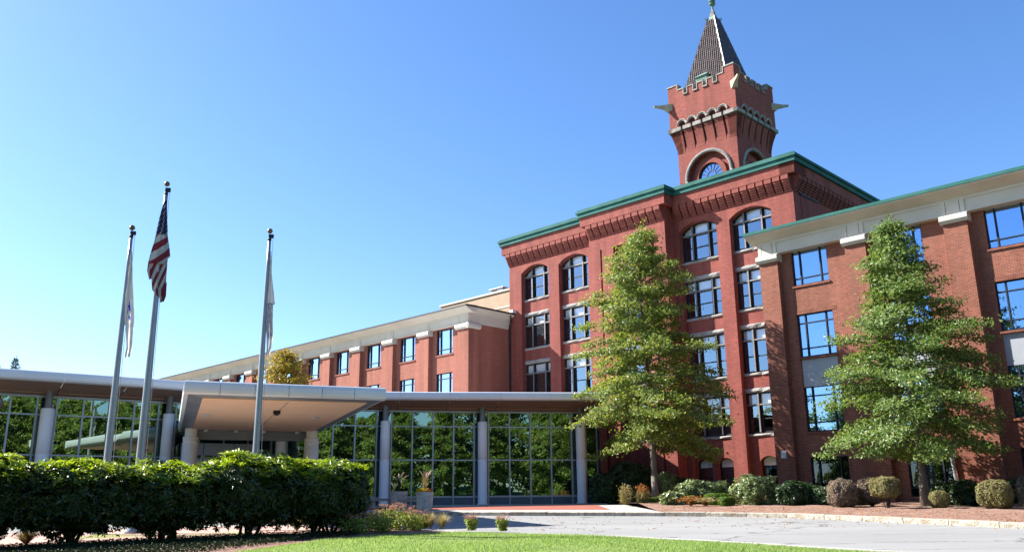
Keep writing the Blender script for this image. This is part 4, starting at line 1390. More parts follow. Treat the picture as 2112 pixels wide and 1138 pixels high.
def rw_win(kind, u):
    zt, zb = ZR[kind]
    if kind not in RWW:
        o = wing_window(WW, zt - zb, kind in ('mid', 'low'), glass='darkglass' if kind == 'gr' else 'bluemirror', curtain=(kind != 'gr'))
        mkobj('sill', brick_sill(WW, o).mesh('sill', WB), o)
        if kind in ('mid', 'gr'):
            s = MB(); soldier_course(s, -0.22, WW + 0.22, zt - zb + 0.003, 0.0); mkobj('soldier_course', s.mesh('soldier_course', WB), o)
        if kind == 'mid':
            mkobj('metal_panel', MB().box(0, WW, 0.10, 0.30, -1.55, -0.125).mesh('metal_panel', M['greypanel']), o)
        o.parent = rw; RWW[kind] = o
    else:
        o = copy_tree(RWW[kind], rw)
    o.location = (u + 12, 0.0, zb - 1.3)
    for ch in o.children:
        if ch.name.startswith('curtain'):
            ch.scale.x = random.choice((1.0, 1.0, 0.97, 0.55, 0.4))
for w in wins:
    for kind in ZR: rw_win(kind, w)
# pilasters with cast stone caps; entablature
PIL = [-22.62 + PITCH * k for k in range(NB + 1)]
PWD = 1.06
for p in PIL:
    a = p
    MB().box(a, p + PWD, VPL, VWL - 0.002, 1.0, 14.16).build('pilaster', WB, rw)
    c = MB(); c.prism([(a - 0.10, VWL, 14.16), (a - 0.10, VPL - 0.10, 14.16), (a - 0.10, VPL - 0.22, 14.30), (a - 0.10, VPL - 0.22, 14.50), (a - 0.10, VPL - 0.06, 14.58), (a - 0.10, VWL, 14.58)], (p + PWD - a + 0.20, 0, 0))
    c.build('pilaster_cap', M['caststone'], rw)
def entablature(root, x0, x1, yfront, yback, zb, zt, caps, pw, recess=0.05):
    """frieze slab with raised border strips, leaving sunk panels between the pilaster heads"""
    MB().box(x0, x1, yfront + recess, yback, zb, zt).build('frieze', M['eifs'], root)
    MB().box(x0, x1, yfront, yfront + recess, zt - 0.14, zt).build('frieze_border', M['eifs'], root)
    MB().box(x0, x1, yfront - 0.02, yfront + recess, zb, zb + 0.07).build('frieze_border', M['eifs'], root)
    for p in caps:
        a = max(x0, p); c_ = p + pw
        MB().box(a, a + 0.20, yfront - 0.004, yfront + recess, zb + 0.07, zt - 0.14).build('pilaster_head', M['eifs'], root)
        MB().box(a + 0.235, c_ - 0.235, yfront - 0.004, yfront + recess, zb + 0.07, zt - 0.14).build('pilaster_head', M['eifs'], root)
        MB().box(c_ - 0.20, c_, yfront - 0.004, yfront + recess, zb + 0.07, zt - 0.14).build('pilaster_head', M['eifs'], root)
entablature(rw, RU0 - 0.03, uend, VPL - 0.02, VWL + 0.3, 14.585, 15.36, PIL, PWD)
MB().box(RU0 - 0.03, RU0 + .4, VWL + .3, 47.9, 14.585, 15.36).build('frieze', M['eifs'], rw)
EV = VPL - 0.72
profile_run(RU0 - 0.40, uend, [(VWL, 15.36), (VPL - 0.05, 15.36), (VPL - 0.20, 15.42), (EV + 0.08, 15.60), (EV, 15.66), (EV, 15.70), (VWL, 15.70)]).build('eave', M['eifs'], rw)
profile_run(RU0 - 0.45, uend, [(VWL, 15.703), (EV - 0.05, 15.703), (EV - 0.05, 15.86), (VWL, 15.98)]).build('roof_edge', M['copper'], rw)
MB().box(RU0 - 0.37, RU0 + 0.2, VWL + .01, 47.3, 15.36, 15.70).build('eave', M['eifs'], rw)
MB().box(RU0 - 0.45, RU0 + 0.2, VWL + .01, 47.3, 15.703, 15.94).build('roof_edge', M['copper'], rw)
wp = MB(); wp.box(-22.28, -22.0, VPL - 0.06, VPL - 0.003, 3.74, 4.12); wp.build('wall_plate', M['whitebox'], rw)
dp = MB(); dp.tube([(-14.1, VWL - 0.12, 3.6), (-14.05, VWL - 0.12, 2.6), (-13.9, VWL - 0.13, 1.9), (-13.85, VWL - 0.3, 1.5)], 0.07, 8)
dp.build('downpipe', M['greypanel'], rw)

# left wing
lw = uvthing('brick_wing', 'long brick wing with cream entablature receding behind the glass pavilion', 'building', -70, 43.86, 1.3)
LB = M['left_brick']
LVP, LVW = 43.51, 43.86
LP = 4.625; LW0 = -51.86; LWW = 1.94; LN = 11
LE = -47.80
lend = LW0 - LP * LN
lwins = [LW0 - LP * k for k in range(LN)]
x = LE
LZ = {'top': (14.93, 12.95), 'mid': (11.48, 9.4), 'low': (7.6, 5.4)}
for w in lwins:
    MB().box(w + LWW, x, LVW, 44.4, 1.0, 15.4).build('wall', LB, lw)
    x = w
    for zt, zb in ((15.4, 14.93), (12.95, 11.48), (9.4, 7.6), (5.4, 1.0)):
        MB().box(w, w + LWW, LVW, 44.4, zb, zt).build('wall', LB, lw)
MB().box(lend, x, LVW, 44.4, 1.0, 15.4).build('wall', LB, lw)
MB().box(LE - .4, LE - .003, 44.4, 47.99, 1.0, 15.4).build('end_wall', LB, lw)
MB().box(lend, LE - .45, 45.4, 45.5, 1.0, 15.4).build('interior', M['void'], lw)
for z in (4.6, 8.4, 12.2): MB().box(lend, LE - .45, 44.41, 45.39, z, z + .3).build('floor_slab', M['void'], lw)
MB().box(lend, LE - .41, 44.41, 58, 15.4, 15.6).build('roof', M['void'], lw)
LWN = {}
for w in lwins:
    for kind, (zt, zb) in LZ.items():
        if kind not in LWN:
            o = wing_window(LWW, zt - zb, kind != 'top', glass='palemirror', curtain=True)
            mkobj('sill', brick_sill(LWW, o).mesh('sill', LB), o)
            o.parent = lw; LWN[kind] = o
        else: o = copy_tree(LWN[kind], lw)
        o.location = (w + 70, 0, zb - 1.3)
LPIL = [-49.10 - LP * k + 0.12 for k in range(0, LN + 1)]
for i, p in enumerate(LPIL):
    pw = 1.18
    a, c_ = p, p + pw
    if i == 0: c_ = LE
    MB().box(a, c_, LVP, LVW - 0.002, 1.0, 14.55).build('pilaster', LB, lw)
    c = MB(); cc = 0.14
    c.prism([(a - cc, LVW, 14.55), (a - cc, LVP - 0.10, 14.55), (a - cc, LVP - 0.20, 14.68), (a - cc, LVP - 0.20, 14.90), (a - cc, LVP - 0.05, 14.98), (a - cc, LVW, 14.98)], (c_ - a + 2 * cc, 0, 0))
    c.build('pilaster_cap', M['caststone'], lw)
# end pilaster on the return and its cap
MB().box(LE - .3, LE + 0.06, LVP + 0.002, 44.62, 1.0, 14.55).build('pilaster', LB, lw)
c = MB(); c.prism([(LE, LVP - 0.17, 14.552), (LE + 0.15, LVP - 0.17, 14.552), (LE + 0.25, LVP - 0.17, 14.68), (LE + 0.25, LVP - 0.17, 14.90), (LE + 0.12, LVP - 0.17, 14.978), (LE, LVP - 0.17, 14.978)], (0, 1.35, 0)); c.build('pilaster_cap', M['caststone'], lw)
entablature(lw, lend, LE, LVP, LVW + .3, 14.985, 15.72, LPIL, 1.18)
MB().box(LE, LE + 0.05, LVP + 0.02, 47.98, 14.985, 15.72).build('frieze', M['eifs'], lw)
LEV = LVP - 0.75
profile_run(lend, LE + 0.6, [(LVW, 15.72), (LVP - 0.05, 15.72), (LVP - 0.22, 15.79), (LEV + 0.08, 15.99), (LEV, 16.05), (LEV, 16.09), (LVW, 16.09)]).build('eave', M['eifs'], lw)
profile_run(lend, LE + 0.65, [(LVW, 16.093), (LEV - 0.04, 16.093), (LEV - 0.04, 16.20), (LVW, 16.24)]).build('roof_edge', M['frame'], lw)
e = MB(); e.prism([(LE - .4, LVW + .003, 15.72), (LE + 0.05, LVW + .003, 15.72), (LE + 0.22, LVW + .003, 15.79), (LE + 0.56, LVW + .003, 15.99), (LE + 0.6, LVW + .003, 16.088), (LE - .4, LVW + .003, 16.088)], (0, 4.1, 0)); e.build('eave', M['eifs'], lw)
MB().box(LE - .4, LE + 0.655, LVW + .003, 48.0, 16.092, 16.215).build('roof_edge', M['frame'], lw)
MB().tube([(LE + 0.55, 47.55, 16.0), (LE + 0.40, 47.78, 15.6), (LE + 0.14, 47.86, 15.2), (LE + 0.12, 47.86, 2.0)], 0.065, 8).build('downpipe', M['black'], lw)
MB().box(LE + 0.40, LE + 0.80, 47.55, 47.98, 16.22, 16.46).build('gutter_box', M['whitebox'], lw)
# penthouse on the left wing roof
MB().box(-60.9, -47.9, 52.0, 52.3, 15.6, 19.62).build('penthouse_wall', M['tan'], lw)
MB().box(-61.0, -47.85, 51.9, 52.4, 19.62, 19.78).build('penthouse_coping', M['eifs'], lw)
MB().box(-60.9, -60.6, 52.3, 58, 15.6, 19.62).build('penthouse_wall', M['tan'], lw)
MB().box(-60.0, -47.9, 51.96, 51.998, 18.15, 18.27).build('penthouse_band', M['eifs'], lw)
vt = uvthing('roof_vent', 'pale metal vent box on the penthouse roof beside the mill', 'vent', -54.3, 53.4, 19.7)
MB().box(-55.1, -53.5, 52.9, 54.0, 19.75, 20.35).build('vent_body', M['greypanel'], vt)
MB().box(-55.2, -53.4, 52.8, 54.1, 20.35, 20.43).build('vent_cap', M['silver'], vt)
sl_ = MB()
for i in range(4): sl_.box(-54.9, -54.3, 52.86, 52.9, 19.85 + i * 0.12, 19.91 + i * 0.12)
sl_.build('louvre', M['frame'], vt)

# ------------------------------------------------------------------ GLASS PAVILION
pav = thing('glass_pavilion', 'low curved glass pavilion with silver fascia and white columns', 'building', (-8, 48, 1.5), 0, origin=(-8, 48, 1.5))
ZT1, ZT2, ZH, ZB0, ZF = 5.87, 4.02, 6.72, 2.02, 1.585
class WB2(MB):
    """box helper along a segment: local x along, y towards the building"""
    def __init__(s, a, b_):
        super().__init__(); s.a = Vector(a); s.b = Vector(b_); s.d = (s.b - s.a).normalized(); s.n = Vector((-s.d.y, s.d.x)); s.L = (s.b - s.a).length
    def done(s, name, mat, par=pav, **k):
        s.v = [(s.a.x + s.d.x * x + s.n.x * y, s.a.y + s.d.y * x + s.n.y * y, z) for x, y, z in s.v]
        return s.build(name, mat, par, **k)
MULL = {}
def seg_mullions(i):
    L = (Vector(GN[i + 1]) - Vector(GN[i])).length
    if i == 0: return [0.0, 1.4, 2.8, 4.15, L - 0.42]
    if i == 6: return [0.42, L]
    inner = 4
    return [0.42] + [0.42 + (L - 0.84) * k / inner for k in range(1, inner)] + [L - 0.42]
for i in range(len(GN) - 1):
    A, B = GN[i], GN[i + 1]
    L = (Vector(B) - Vector(A)).length
    ms = seg_mullions(i)
    for x in ms:
        b = WB2(A, B); b.box(x - 0.04, x + 0.04, -0.10, 0.10, ZF, ZH + .05); b.done('mullion', M['alu'])
    cells = [0.0] + ms + [L]
    cells = sorted(set(round(c_, 3) for c_ in cells))
    for x0, x1 in zip(cells[:-1], cells[1:]):
        if x1 - x0 < 0.1: continue
        for z0, z1 in ((ZB0, ZT2), (ZT2, ZT1), (ZT1, ZH)):
            t = random.uniform(-0.004, 0.004); t2 = random.uniform(-0.004, 0.004)
            b = WB2(A, B); b.add([(x0 + .03, t, z0 + .02), (x1 - .03, t2, z0 + .02), (x1 - .03, -t2, z1 - .02), (x0 + .03, -t, z1 - .02)], [(0, 1, 2, 3)])
            b.done('pane', M['pavglass'])
        b = WB2(A, B); b.box(x0 + .045, x1 - .045, -0.03, 0.05, ZF, ZB0 - 0.03); b.box(x0 + .1, x1 - .1, -0.045, -0.03, ZF + 0.10, ZB0 - 0.10); b.done('base_panel', M['basepanel'])
    for z, h_, nm in ((ZT1, 0.032, 'transom'), (ZT2, 0.032, 'transom'), (ZB0, 0.05, 'sill_rail'), (ZH, 0.05, 'head_rail')):
        b = WB2(A, B); b.box(0.0, L, -0.085, 0.085, z - h_, z + h_); b.done(nm, M['alu'])
# dark lobby behind so that nothing shines through joints
for i in range(len(GN) - 1):
    b = WB2(GN[i], GN[i + 1]); b.box(-0.2, (Vector(GN[i + 1]) - Vector(GN[i])).length + .2, 0.25, 0.3, ZF, 7.2); b.done('lobby_wall', M['void'])
MB().box(4.75, 5.05, 51.3, 60, 1.3, 7.1).build('side_wall', M['basepanel'], pav)
MB().box(4.86, 5.0, 51.0, 51.3, 1.5, 6.8).build('corner_post', M['blueframe'], pav)

FN = [(-33.5, 29.2), (-28.0, 33.4), (-22.55, 37.45), (-18.6, 40.15), (-15.7, 42.4), (-12.57, 44.75), (-9.8, 46.2), (-7.1, 46.95), (-4.3, 47.35), (-1.55, 47.55), (0.8, 47.85), (3.1, 48.1), (5.35, 48.35)]
FNs = smooth_path(FN, 2)
Pf = resample(FNs, 0.55)
def fascia_panel(i0, i1):
    """bull-nosed metal fascia over several short steps"""
    prof = [(0.30, 7.55), (0.06, 7.56), (0.0, 7.52), (-0.02, 7.40), (-0.01, 7.24), (0.03, 7.16), (0.12, 7.12), (0.35, 7.12)]
    b = MB(); n = len(prof); vs = []; fs = []
    idx = list(range(i0, i1 + 1))
    for q in idx:
        t = (Pf[min(q + 1, len(Pf) - 1)] - Pf[max(q - 1, 0)]).normalized(); nn = Vector((-t.y, t.x))
        p = Pf[q]
        if q == i1: p = p - t * 0.012
        for d, z in prof: vs.append((p.x + nn.x * d, p.y + nn.y * d, z))
    for j in range(len(idx) - 1):
        for k in range(n - 1):
            a = j * n + k
            fs.append((a, a + n, a + n + 1, a + 1))
    b.add(vs, fs)
    b.build('fascia_panel', M['silver'], pav, smooth=False)
i = 0
while i < len(Pf) - 1:
    fascia_panel(i, min(i + 5, len(Pf) - 1)); i += 5
# soffit sloping from fascia down to the glass head, and the roof over it
def nearest_on_glass(p):
    best = None
    for a, b_ in zip(GN[:-1], GN[1:]):
        a = Vector(a); b_ = Vector(b_); d = b_ - a
        t = max(0, min(1, (p - a).dot(d) / d.dot(d))); q = a + d * t
        if best is None or (q - p).length < (best - p).length: best = q
    return best
GX = [(-38, 29.0)] + GN
def glass_at(s):
    P = [Vector(p) for p in [(-37.5, 29.4)] + GN]; Ls = [0]
    for a, b_ in zip(P[:-1], P[1:]): Ls.append(Ls[-1] + (b_ - a).length)
    d = s * Ls[-1]
    for i in range(1, len(P)):
        if d <= Ls[i] + 1e-6: return P[i - 1].lerp(P[i], (d - Ls[i - 1]) / (Ls[i] - Ls[i - 1]))
    return P[-1]
# soffit panels between radial joints
for q in range(0, len(Pf) - 1, 5):
    b = MB(); vs = []; fs = []
    idx = list(range(q, min(q + 5, len(Pf) - 1) + 1))
    for k, j in enumerate(idx):
        t = (Pf[min(j + 1, len(Pf) - 1)] - Pf[max(j - 1, 0)]).normalized(); nn = Vector((-t.y, t.x))
        p = Pf[j] + nn * 0.30
        if k == len(idx) - 1: p = p - t * 0.015
        g_ = nearest_on_glass(p)
        g_ = g_ if (g_ - p).length < 6 else p + nn * 2.7
        g2 = g_ + (g_ - p).normalized() * 0.15
        if k == len(idx) - 1: g2 = g2 - t * 0.015
        mid = p.lerp(g2, 0.80)
        vs += [(p.x, p.y, 7.14), (mid.x, mid.y, 6.90), (mid.x, mid.y, 6.84), (g2.x, g2.y, 6.76)]
    for k in range(len(idx) - 1):
        for m_ in range(3):
            a = k * 4 + m_; fs.append((a, a + 1, a + 5, a + 4))
    b.add(vs, fs); b.build('soffit_panel', M['soffit'], pav)
rb = MB(); vs = [(p.x, p.y, 7.5) for p in offset_path(Pf, 0.25)]
n_ = len(vs)
rb.add(vs + [(5.35, 62, 7.9), (-5, 66, 7.9), (-34, 66, 7.9)], [tuple(range(n_ + 3))]); rb.build('roof', M['silver'], pav)
slab('bounce_sheet', [(-160, 30), (-40, 30), (-34, 40), (-34, 55), (2, 58), (2, 70), (-34, 112), (-34, 150), (-160, 150)], 0.01, M['concrete'])  # unseen pale sheet added to keep green bounce off the left wing eave
# columns with slimmer necks
for i in range(1, 7):
    g_ = Vector(GN[i]); t = (Vector(GN[min(i + 1, 7)]) - Vector(GN[i - 1])).normalized(); nn = Vector((-t.y, t.x))
    p = g_ - nn * 0.55
    if i == 7: continue
    c = MB(); rc = 0.30 if i == 1 else 0.265
    c.lathe([(rc + .05, 0), (rc + .05, 0.06), (rc, 0.08), (rc, 2.42), (rc - .007, 2.425), (rc - .007, 2.44), (rc, 2.445), (rc, 4.50), (rc - .03, 4.54)], (p.x, p.y, ZF), 24)
    co = c.build('column', M['column'], pav, smooth=False)
    for f_ in co.data.polygons: f_.use_smooth = len(f_.vertices) == 4
    nk = MB(); nk.lathe([(0.165, 0), (0.165, 0.85)], (p.x, p.y, ZF + 4.53), 16); nk.build('column_neck', M['neck'], co, smooth=False)
# entrance: grey header panels over sliding doors
b = WB2(GN[2], GN[3])
for x0, x1 in ((0.75, 1.75), (1.78, 3.25), (3.28, 4.45)):
    b = WB2(GN[2], GN[3]); b.box(x0, x1, -0.75, -0.2, 4.12, 4.72); b.done('entrance_header', M['greypanel'])
    b = WB2(GN[2], GN[3]); b.box(x0, x0 + 0.06, -0.72, -0.2, ZF, 4.12); b.box(x1 - 0.06, x1, -0.72, -0.2, ZF, 4.12); b.box(x0 + .06, x1 - .06, -0.70, -0.6, 3.75, 3.95); dr = b.done('door', M['alu'])
    b = WB2(GN[2], GN[3]); b.add([(x0 + .06, -0.65, ZF + .1), (x1 - .06, -0.65, ZF + .1), (x1 - .06, -0.65, 3.75), (x0 + .06, -0.65, 3.75)], [(0, 1, 2, 3)]); b.done('pane', M['pavglass'], dr)

# ------------------------------------------------------------------ CANOPY
CA = R(21.2)
can = thing('entrance_canopy', 'flat silver entrance canopy with tan soffit on two cream columns', 'canopy', (-10.64, 29.73, 0.95), CA)
OFF[can.name] = (0, 0, 0.95)
ZS = 5.20
MB().box(0, 5.66, 0, 13.3, ZS, ZS + 0.12).build('soffit', M['peach'], can)
jn = MB(); jn.box(2.9, 2.93, 0.3, 13.2, ZS - 0.006, ZS + .01); jn.build('soffit_joint', M['soffit'], can)
# bevelled dark border between soffit and fascia
bo = MB()
X0, X1, Y0, Y1 = -0.62, 6.28, -0.40, 16.2
o4 = [(X0 + .1, Y0 + .1), (X1 - .1, Y0 + .1), (X1 - .1, Y1), (X0 + .1, Y1)]; i4 = [(0, 0), (5.66, 0), (5.66, 13.3), (0, 13.3)]
bo.add([(x, y, 5.30) for x, y in o4] + [(x, y, ZS + 0.03) for x, y in i4], [(0, 1, 5, 4), (1, 2, 6, 5), (2, 3, 7, 6), (3, 0, 4, 7)])
bo.build('soffit_border', M['neck'], can)
def bull(y0):
    return [(0.30, 5.74), (0.05, 5.75), (0.0, 5.71), (-0.03, 5.60), (-0.03, 5.45), (0.0, 5.35), (0.08, 5.295), (0.30, 5.295)]
prof = bull(0)
npan = 6
for i in range(npan):
    x0 = X0 + (X1 - X0) * i / npan + 0.008; x1 = X0 + (X1 - X0) * (i + 1) / npan - 0.008
    b = MB(); b.prism([(x0, Y0 + d, z) for d, z in prof], (x1 - x0, 0, 0)); b.build('fascia_panel', M['silver'], can)
for i in range(9):
    y0 = Y0 + 0.30 + (Y1 - Y0 - .3) * i / 9 + 0.008; y1 = Y0 + .30 + (Y1 - Y0 - .3) * (i + 1) / 9 - 0.008
    b = MB(); b.prism([(X0 + d, y0, z) for d, z in prof], (0, y1 - y0, 0)); b.build('fascia_panel', M['silver'], can)
    b = MB(); b.prism([(X1 - d, y0, z) for d, z in prof], (0, y1 - y0, 0)); b.build('fascia_panel', M['silver'], can)
MB().box(X0 + .28, X1 - .28, Y0 + .28, Y1, 5.5, 5.73).build('roof', M['silver'], can)
MB().box(0.1, 5.5, 13.3, 13.6, 4.75, 5.19).build('end_beam', M['neck'], can)
for x, y in ((0.33, 5.7), (4.65, 5.6)):
    l = MB(); l.lathe([(0.17, -0.02), (0.20, 0), (0.20, 0.03)], (x, y, ZS - 0.035), 16); l.build('light_fitting', M['whitebox'], can)
l = MB(); l.box(2.72, 2.98, 3.25, 3.5, ZS - 0.13, ZS - 0.003); l.lathe([(0.06, 0), (0.10, 0.05)], (2.85, 3.37, ZS - 0.19), 10); l.build('speaker', M['black'], can)
for x, y in ((0.6, 13.0), (2.0, 13.05), (3.3, 13.05), (4.9, 13.0)):
    l = MB(); l.lathe([(0.10, -0.1), (0.11, 0)], (x, y, ZS - 0.012), 12); l.build('light_fitting', M['whitebox'], can)
for x, y in ((-0.05, 13.05), (5.62, 12.9)):
    c = MB(); zb = 1.2
    c.lathe([(0.42, 0), (0.42, 0.10), (0.355, 0.12), (0.355, 3.28), (0.345, 3.285), (0.345, 3.30), (0.355, 3.305), (0.355, 3.46), (0.345, 3.465), (0.345, 3.48), (0.355, 3.485), (0.355, 3.64), (0.33, 3.66)], (x, y, zb), 24)
    co = c.build('column', M['creamcol'], can)
    for f_ in co.data.polygons: f_.use_smooth = len(f_.vertices) == 4
    nk = MB(); nk.lathe([(0.28, 0), (0.28, 0.40)], (x, y, zb + 3.64), 18); nk.build('column_neck', M['creamcol'], co)

# ------------------------------------------------------------------ FLAGPOLES
def usflagmat():
    m, nt, b = newmat('striped_flag_cloth')
    uvn = node(nt, 'ShaderNodeUVMap'); sp = node(nt, 'ShaderNodeSeparateXYZ'); nt.links.new(uvn.outputs[0], sp.inputs[0])
    def math_(op, a, b_=None):
        n = node(nt, 'ShaderNodeMath', operation=op)
        for i, q in enumerate((a, b_)):
            if q is None: continue
            if isinstance(q, (int, float)): n.inputs[i].default_value = q
            else: nt.links.new(q, n.inputs[i])
        return n.outputs[0]
    u_, v_ = sp.outputs[0], sp.outputs[1]
    k = math_('FLOOR', math_('MULTIPLY', v_, 13.0))
    odd = math_('MODULO', k, 2.0)
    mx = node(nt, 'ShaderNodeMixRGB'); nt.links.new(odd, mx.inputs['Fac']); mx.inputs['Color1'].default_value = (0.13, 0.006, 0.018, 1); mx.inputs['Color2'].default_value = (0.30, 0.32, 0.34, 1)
    can_ = math_('MULTIPLY', math_('LESS_THAN', u_, 0.4), math_('GREATER_THAN', v_, 6 / 13))
    # stars: staggered dots
    su = math_('MULTIPLY', u_, 11 / 0.4 / 2); sv = math_('MULTIPLY', math_('SUBTRACT', v_, 6 / 13), 9 / (7 / 13) / 2 * 1.05)
    def dots(a, b_):
        fx = math_('SUBTRACT', math_('FRACT', a), 0.5); fy = math_('SUBTRACT', math_('FRACT', b_), 0.5)
        r2 = math_('ADD', math_('MULTIPLY', fx, fx), math_('MULTIPLY', fy, fy))
        return math_('LESS_THAN', r2, 0.028)
    st = math_('MAXIMUM', dots(su, sv), dots(math_('ADD', su, 0.5), math_('ADD', sv, 0.5)))
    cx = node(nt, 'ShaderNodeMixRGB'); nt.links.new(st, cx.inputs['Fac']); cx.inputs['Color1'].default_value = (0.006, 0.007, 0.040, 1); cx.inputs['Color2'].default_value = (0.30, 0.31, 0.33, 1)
    fin = node(nt, 'ShaderNodeMixRGB'); nt.links.new(can_, fin.inputs['Fac']); nt.links.new(mx.outputs[0], fin.inputs['Color1']); nt.links.new(cx.outputs[0], fin.inputs['Color2'])
    nt.links.new(fin.outputs[0], b.inputs['Base Color']); b.inputs['Roughness'].default_value = 0.8
    tr = node(nt, 'ShaderNodeBsdfTranslucent'); nt.links.new(fin.outputs[0], tr.inputs['Color'])
    ms = node(nt, 'ShaderNodeMixShader'); ms.inputs[0].default_value = 0.06
    nt.links.new(b.outputs[0], ms.inputs[1]); nt.links.new(tr.outputs[0], ms.inputs[2]); nt.links.new(ms.outputs[0], nt.nodes['Material Output'].inputs['Surface'])
    return m
def whiteflagmat(name, blue, kind):
    m, nt, b = newmat(name)
    uvn = node(nt, 'ShaderNodeUVMap')
    sp = node(nt, 'ShaderNodeSeparateXYZ'); nt.links.new(uvn.outputs[0], sp.inputs[0])
    if kind == 'crest':
        d = node(nt, 'ShaderNodeVectorMath', operation='DISTANCE'); nt.links.new(uvn.outputs[0], d.inputs[0]); d.inputs[1].default_value = (0.55, 0.50, 0)
        lt = node(nt, 'ShaderNodeMath', operation='LESS_THAN'); nt.links.new(d.outputs['Value'], lt.inputs[0]); lt.inputs[1].default_value = 0.085
        nz = node(nt, 'ShaderNodeTexNoise'); nz.inputs['Scale'].default_value = 12; nt.links.new(uvn.outputs[0], nz.inputs['Vector'])
        g2 = node(nt, 'ShaderNodeMath', operation='GREATER_THAN'); nt.links.new(nz.outputs['Fac'], g2.inputs[0]); g2.inputs[1].default_value = 0.46
        ml = node(nt, 'ShaderNodeMath', operation='MULTIPLY'); nt.links.new(lt.outputs[0], ml.inputs[0]); nt.links.new(g2.outputs[0], ml.inputs[1]); fac = ml.outputs[0]
    else:
        wv = node(nt, 'ShaderNodeTexWave', wave_type='BANDS', bands_direction='DIAGONAL'); wv.inputs['Scale'].default_value = 9; wv.inputs['Distortion'].default_value = 6; wv.inputs['Detail'].default_value = 1.5
        nt.links.new(uvn.outputs[0], wv.inputs['Vector'])
        g1 = node(nt, 'ShaderNodeMath', operation='GREATER_THAN'); nt.links.new(wv.outputs['Fac'], g1.inputs[0]); g1.inputs[1].default_value = 0.58
        c1 = node(nt, 'ShaderNodeMath', operation='COMPARE'); nt.links.new(sp.outputs[1], c1.inputs[0]); c1.inputs[1].default_value = 0.40; c1.inputs[2].default_value = 0.17
        c2 = node(nt, 'ShaderNodeMath', operation='COMPARE'); nt.links.new(sp.outputs[0], c2.inputs[0]); c2.inputs[1].default_value = 0.52; c2.inputs[2].default_value = 0.40
        m1 = node(nt, 'ShaderNodeMath', operation='MULTIPLY'); nt.links.new(g1.outputs[0], m1.inputs[0]); nt.links.new(c1.outputs[0], m1.inputs[1])
        m2 = node(nt, 'ShaderNodeMath', operation='MULTIPLY'); nt.links.new(m1.outputs[0], m2.inputs[0]); nt.links.new(c2.outputs[0], m2.inputs[1]); fac = m2.outputs[0]
    mx = node(nt, 'ShaderNodeMixRGB'); nt.links.new(fac, mx.inputs['Fac']); mx.inputs['Color1'].default_value = (0.66, 0.64, 0.62, 1); mx.inputs['Color2'].default_value = c4(blue)
    nt.links.new(mx.outputs[0], b.inputs['Base Color']); b.inputs['Roughness'].default_value = 0.85
    tr = node(nt, 'ShaderNodeBsdfTranslucent'); nt.links.new(mx.outputs[0], tr.inputs['Color'])
    ms = node(nt, 'ShaderNodeMixShader'); ms.inputs[0].default_value = 0.4
    nt.links.new(b.outputs[0], ms.inputs[1]); nt.links.new(tr.outputs[0], ms.inputs[2]); nt.links.new(ms.outputs[0], nt.nodes['Material Output'].inputs['Surface'])
    return m
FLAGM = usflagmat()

def flagpole(x, y, ztop, label, r0=0.155):
    z0 = gz(x, y) + 0.085
    t = thing('flagpole', label, 'flagpole', (x, y, z0), 0, 'flagpoles behind the evergreen hedge')
    H = ztop - z0
    p = MB(); N = 10
    p.lathe([(r0 * (1 - 0.55 * (k / N) ** 1.3), H * 0.965 * k / N) for k in range(N + 1)], (0, 0, 0), 18)
    po = p.build('pole', M['pole'], t, off=(0, 0, 0), smooth=True)
    c = MB(); c.lathe([(r0 * 1.9, 0), (r0 * 1.9, 0.05), (r0 * 1.25, 0.18), (r0 * 1.05, 0.24)], (0, 0, 0), 18); c.build('collar', M['pole'], t, off=(0, 0, 0), smooth=True)
    c = MB(); c.lathe([(0.055, 0), (0.07, 0.05), (0.045, 0.12), (0.018, 0.14), (0.018, 0.27)], (0, 0, H * 0.962), 12); c.box(-0.03, 0.13, -0.03, 0.03, H * 0.972, H * 0.985); c.build('truck', M['blueframe'], t, off=(0, 0, 0))
    s = MB(); rr = 0.088
    s.lathe([(rr * math.sin(math.pi * k / 10) + 0.001, -rr * math.cos(math.pi * k / 10)) for k in range(11)], (0, 0, H - 0.02), 16); s.build('ball', M['gold'], t, off=(0, 0, 0), smooth=True)
    h = MB(); h.tube([(0.12, -0.02, H * 0.975), (0.15, -0.05, H * 0.6), (0.19, -0.02, 1.3)], 0.008, 4); h.build('halyard', M['whitebox'], t, off=(0, 0, 0))
    return t
fp2 = (-11.21, 26.5); fp1 = (-11.965, 26.0); fp3 = (-8.045, 27.5)
flagpole(fp1[0], fp1[1], 10.15, 'left flagpole of the three, carrying the limp white flag with small blue crest', 0.115)
flagpole(fp2[0], fp2[1], 11.80, 'tallest flagpole, in the middle, carrying the striped flag with stars', 0.132)
flagpole(fp3[0], fp3[1], 10.48, 'right flagpole standing before the canopy with the worn white flag', 0.115)

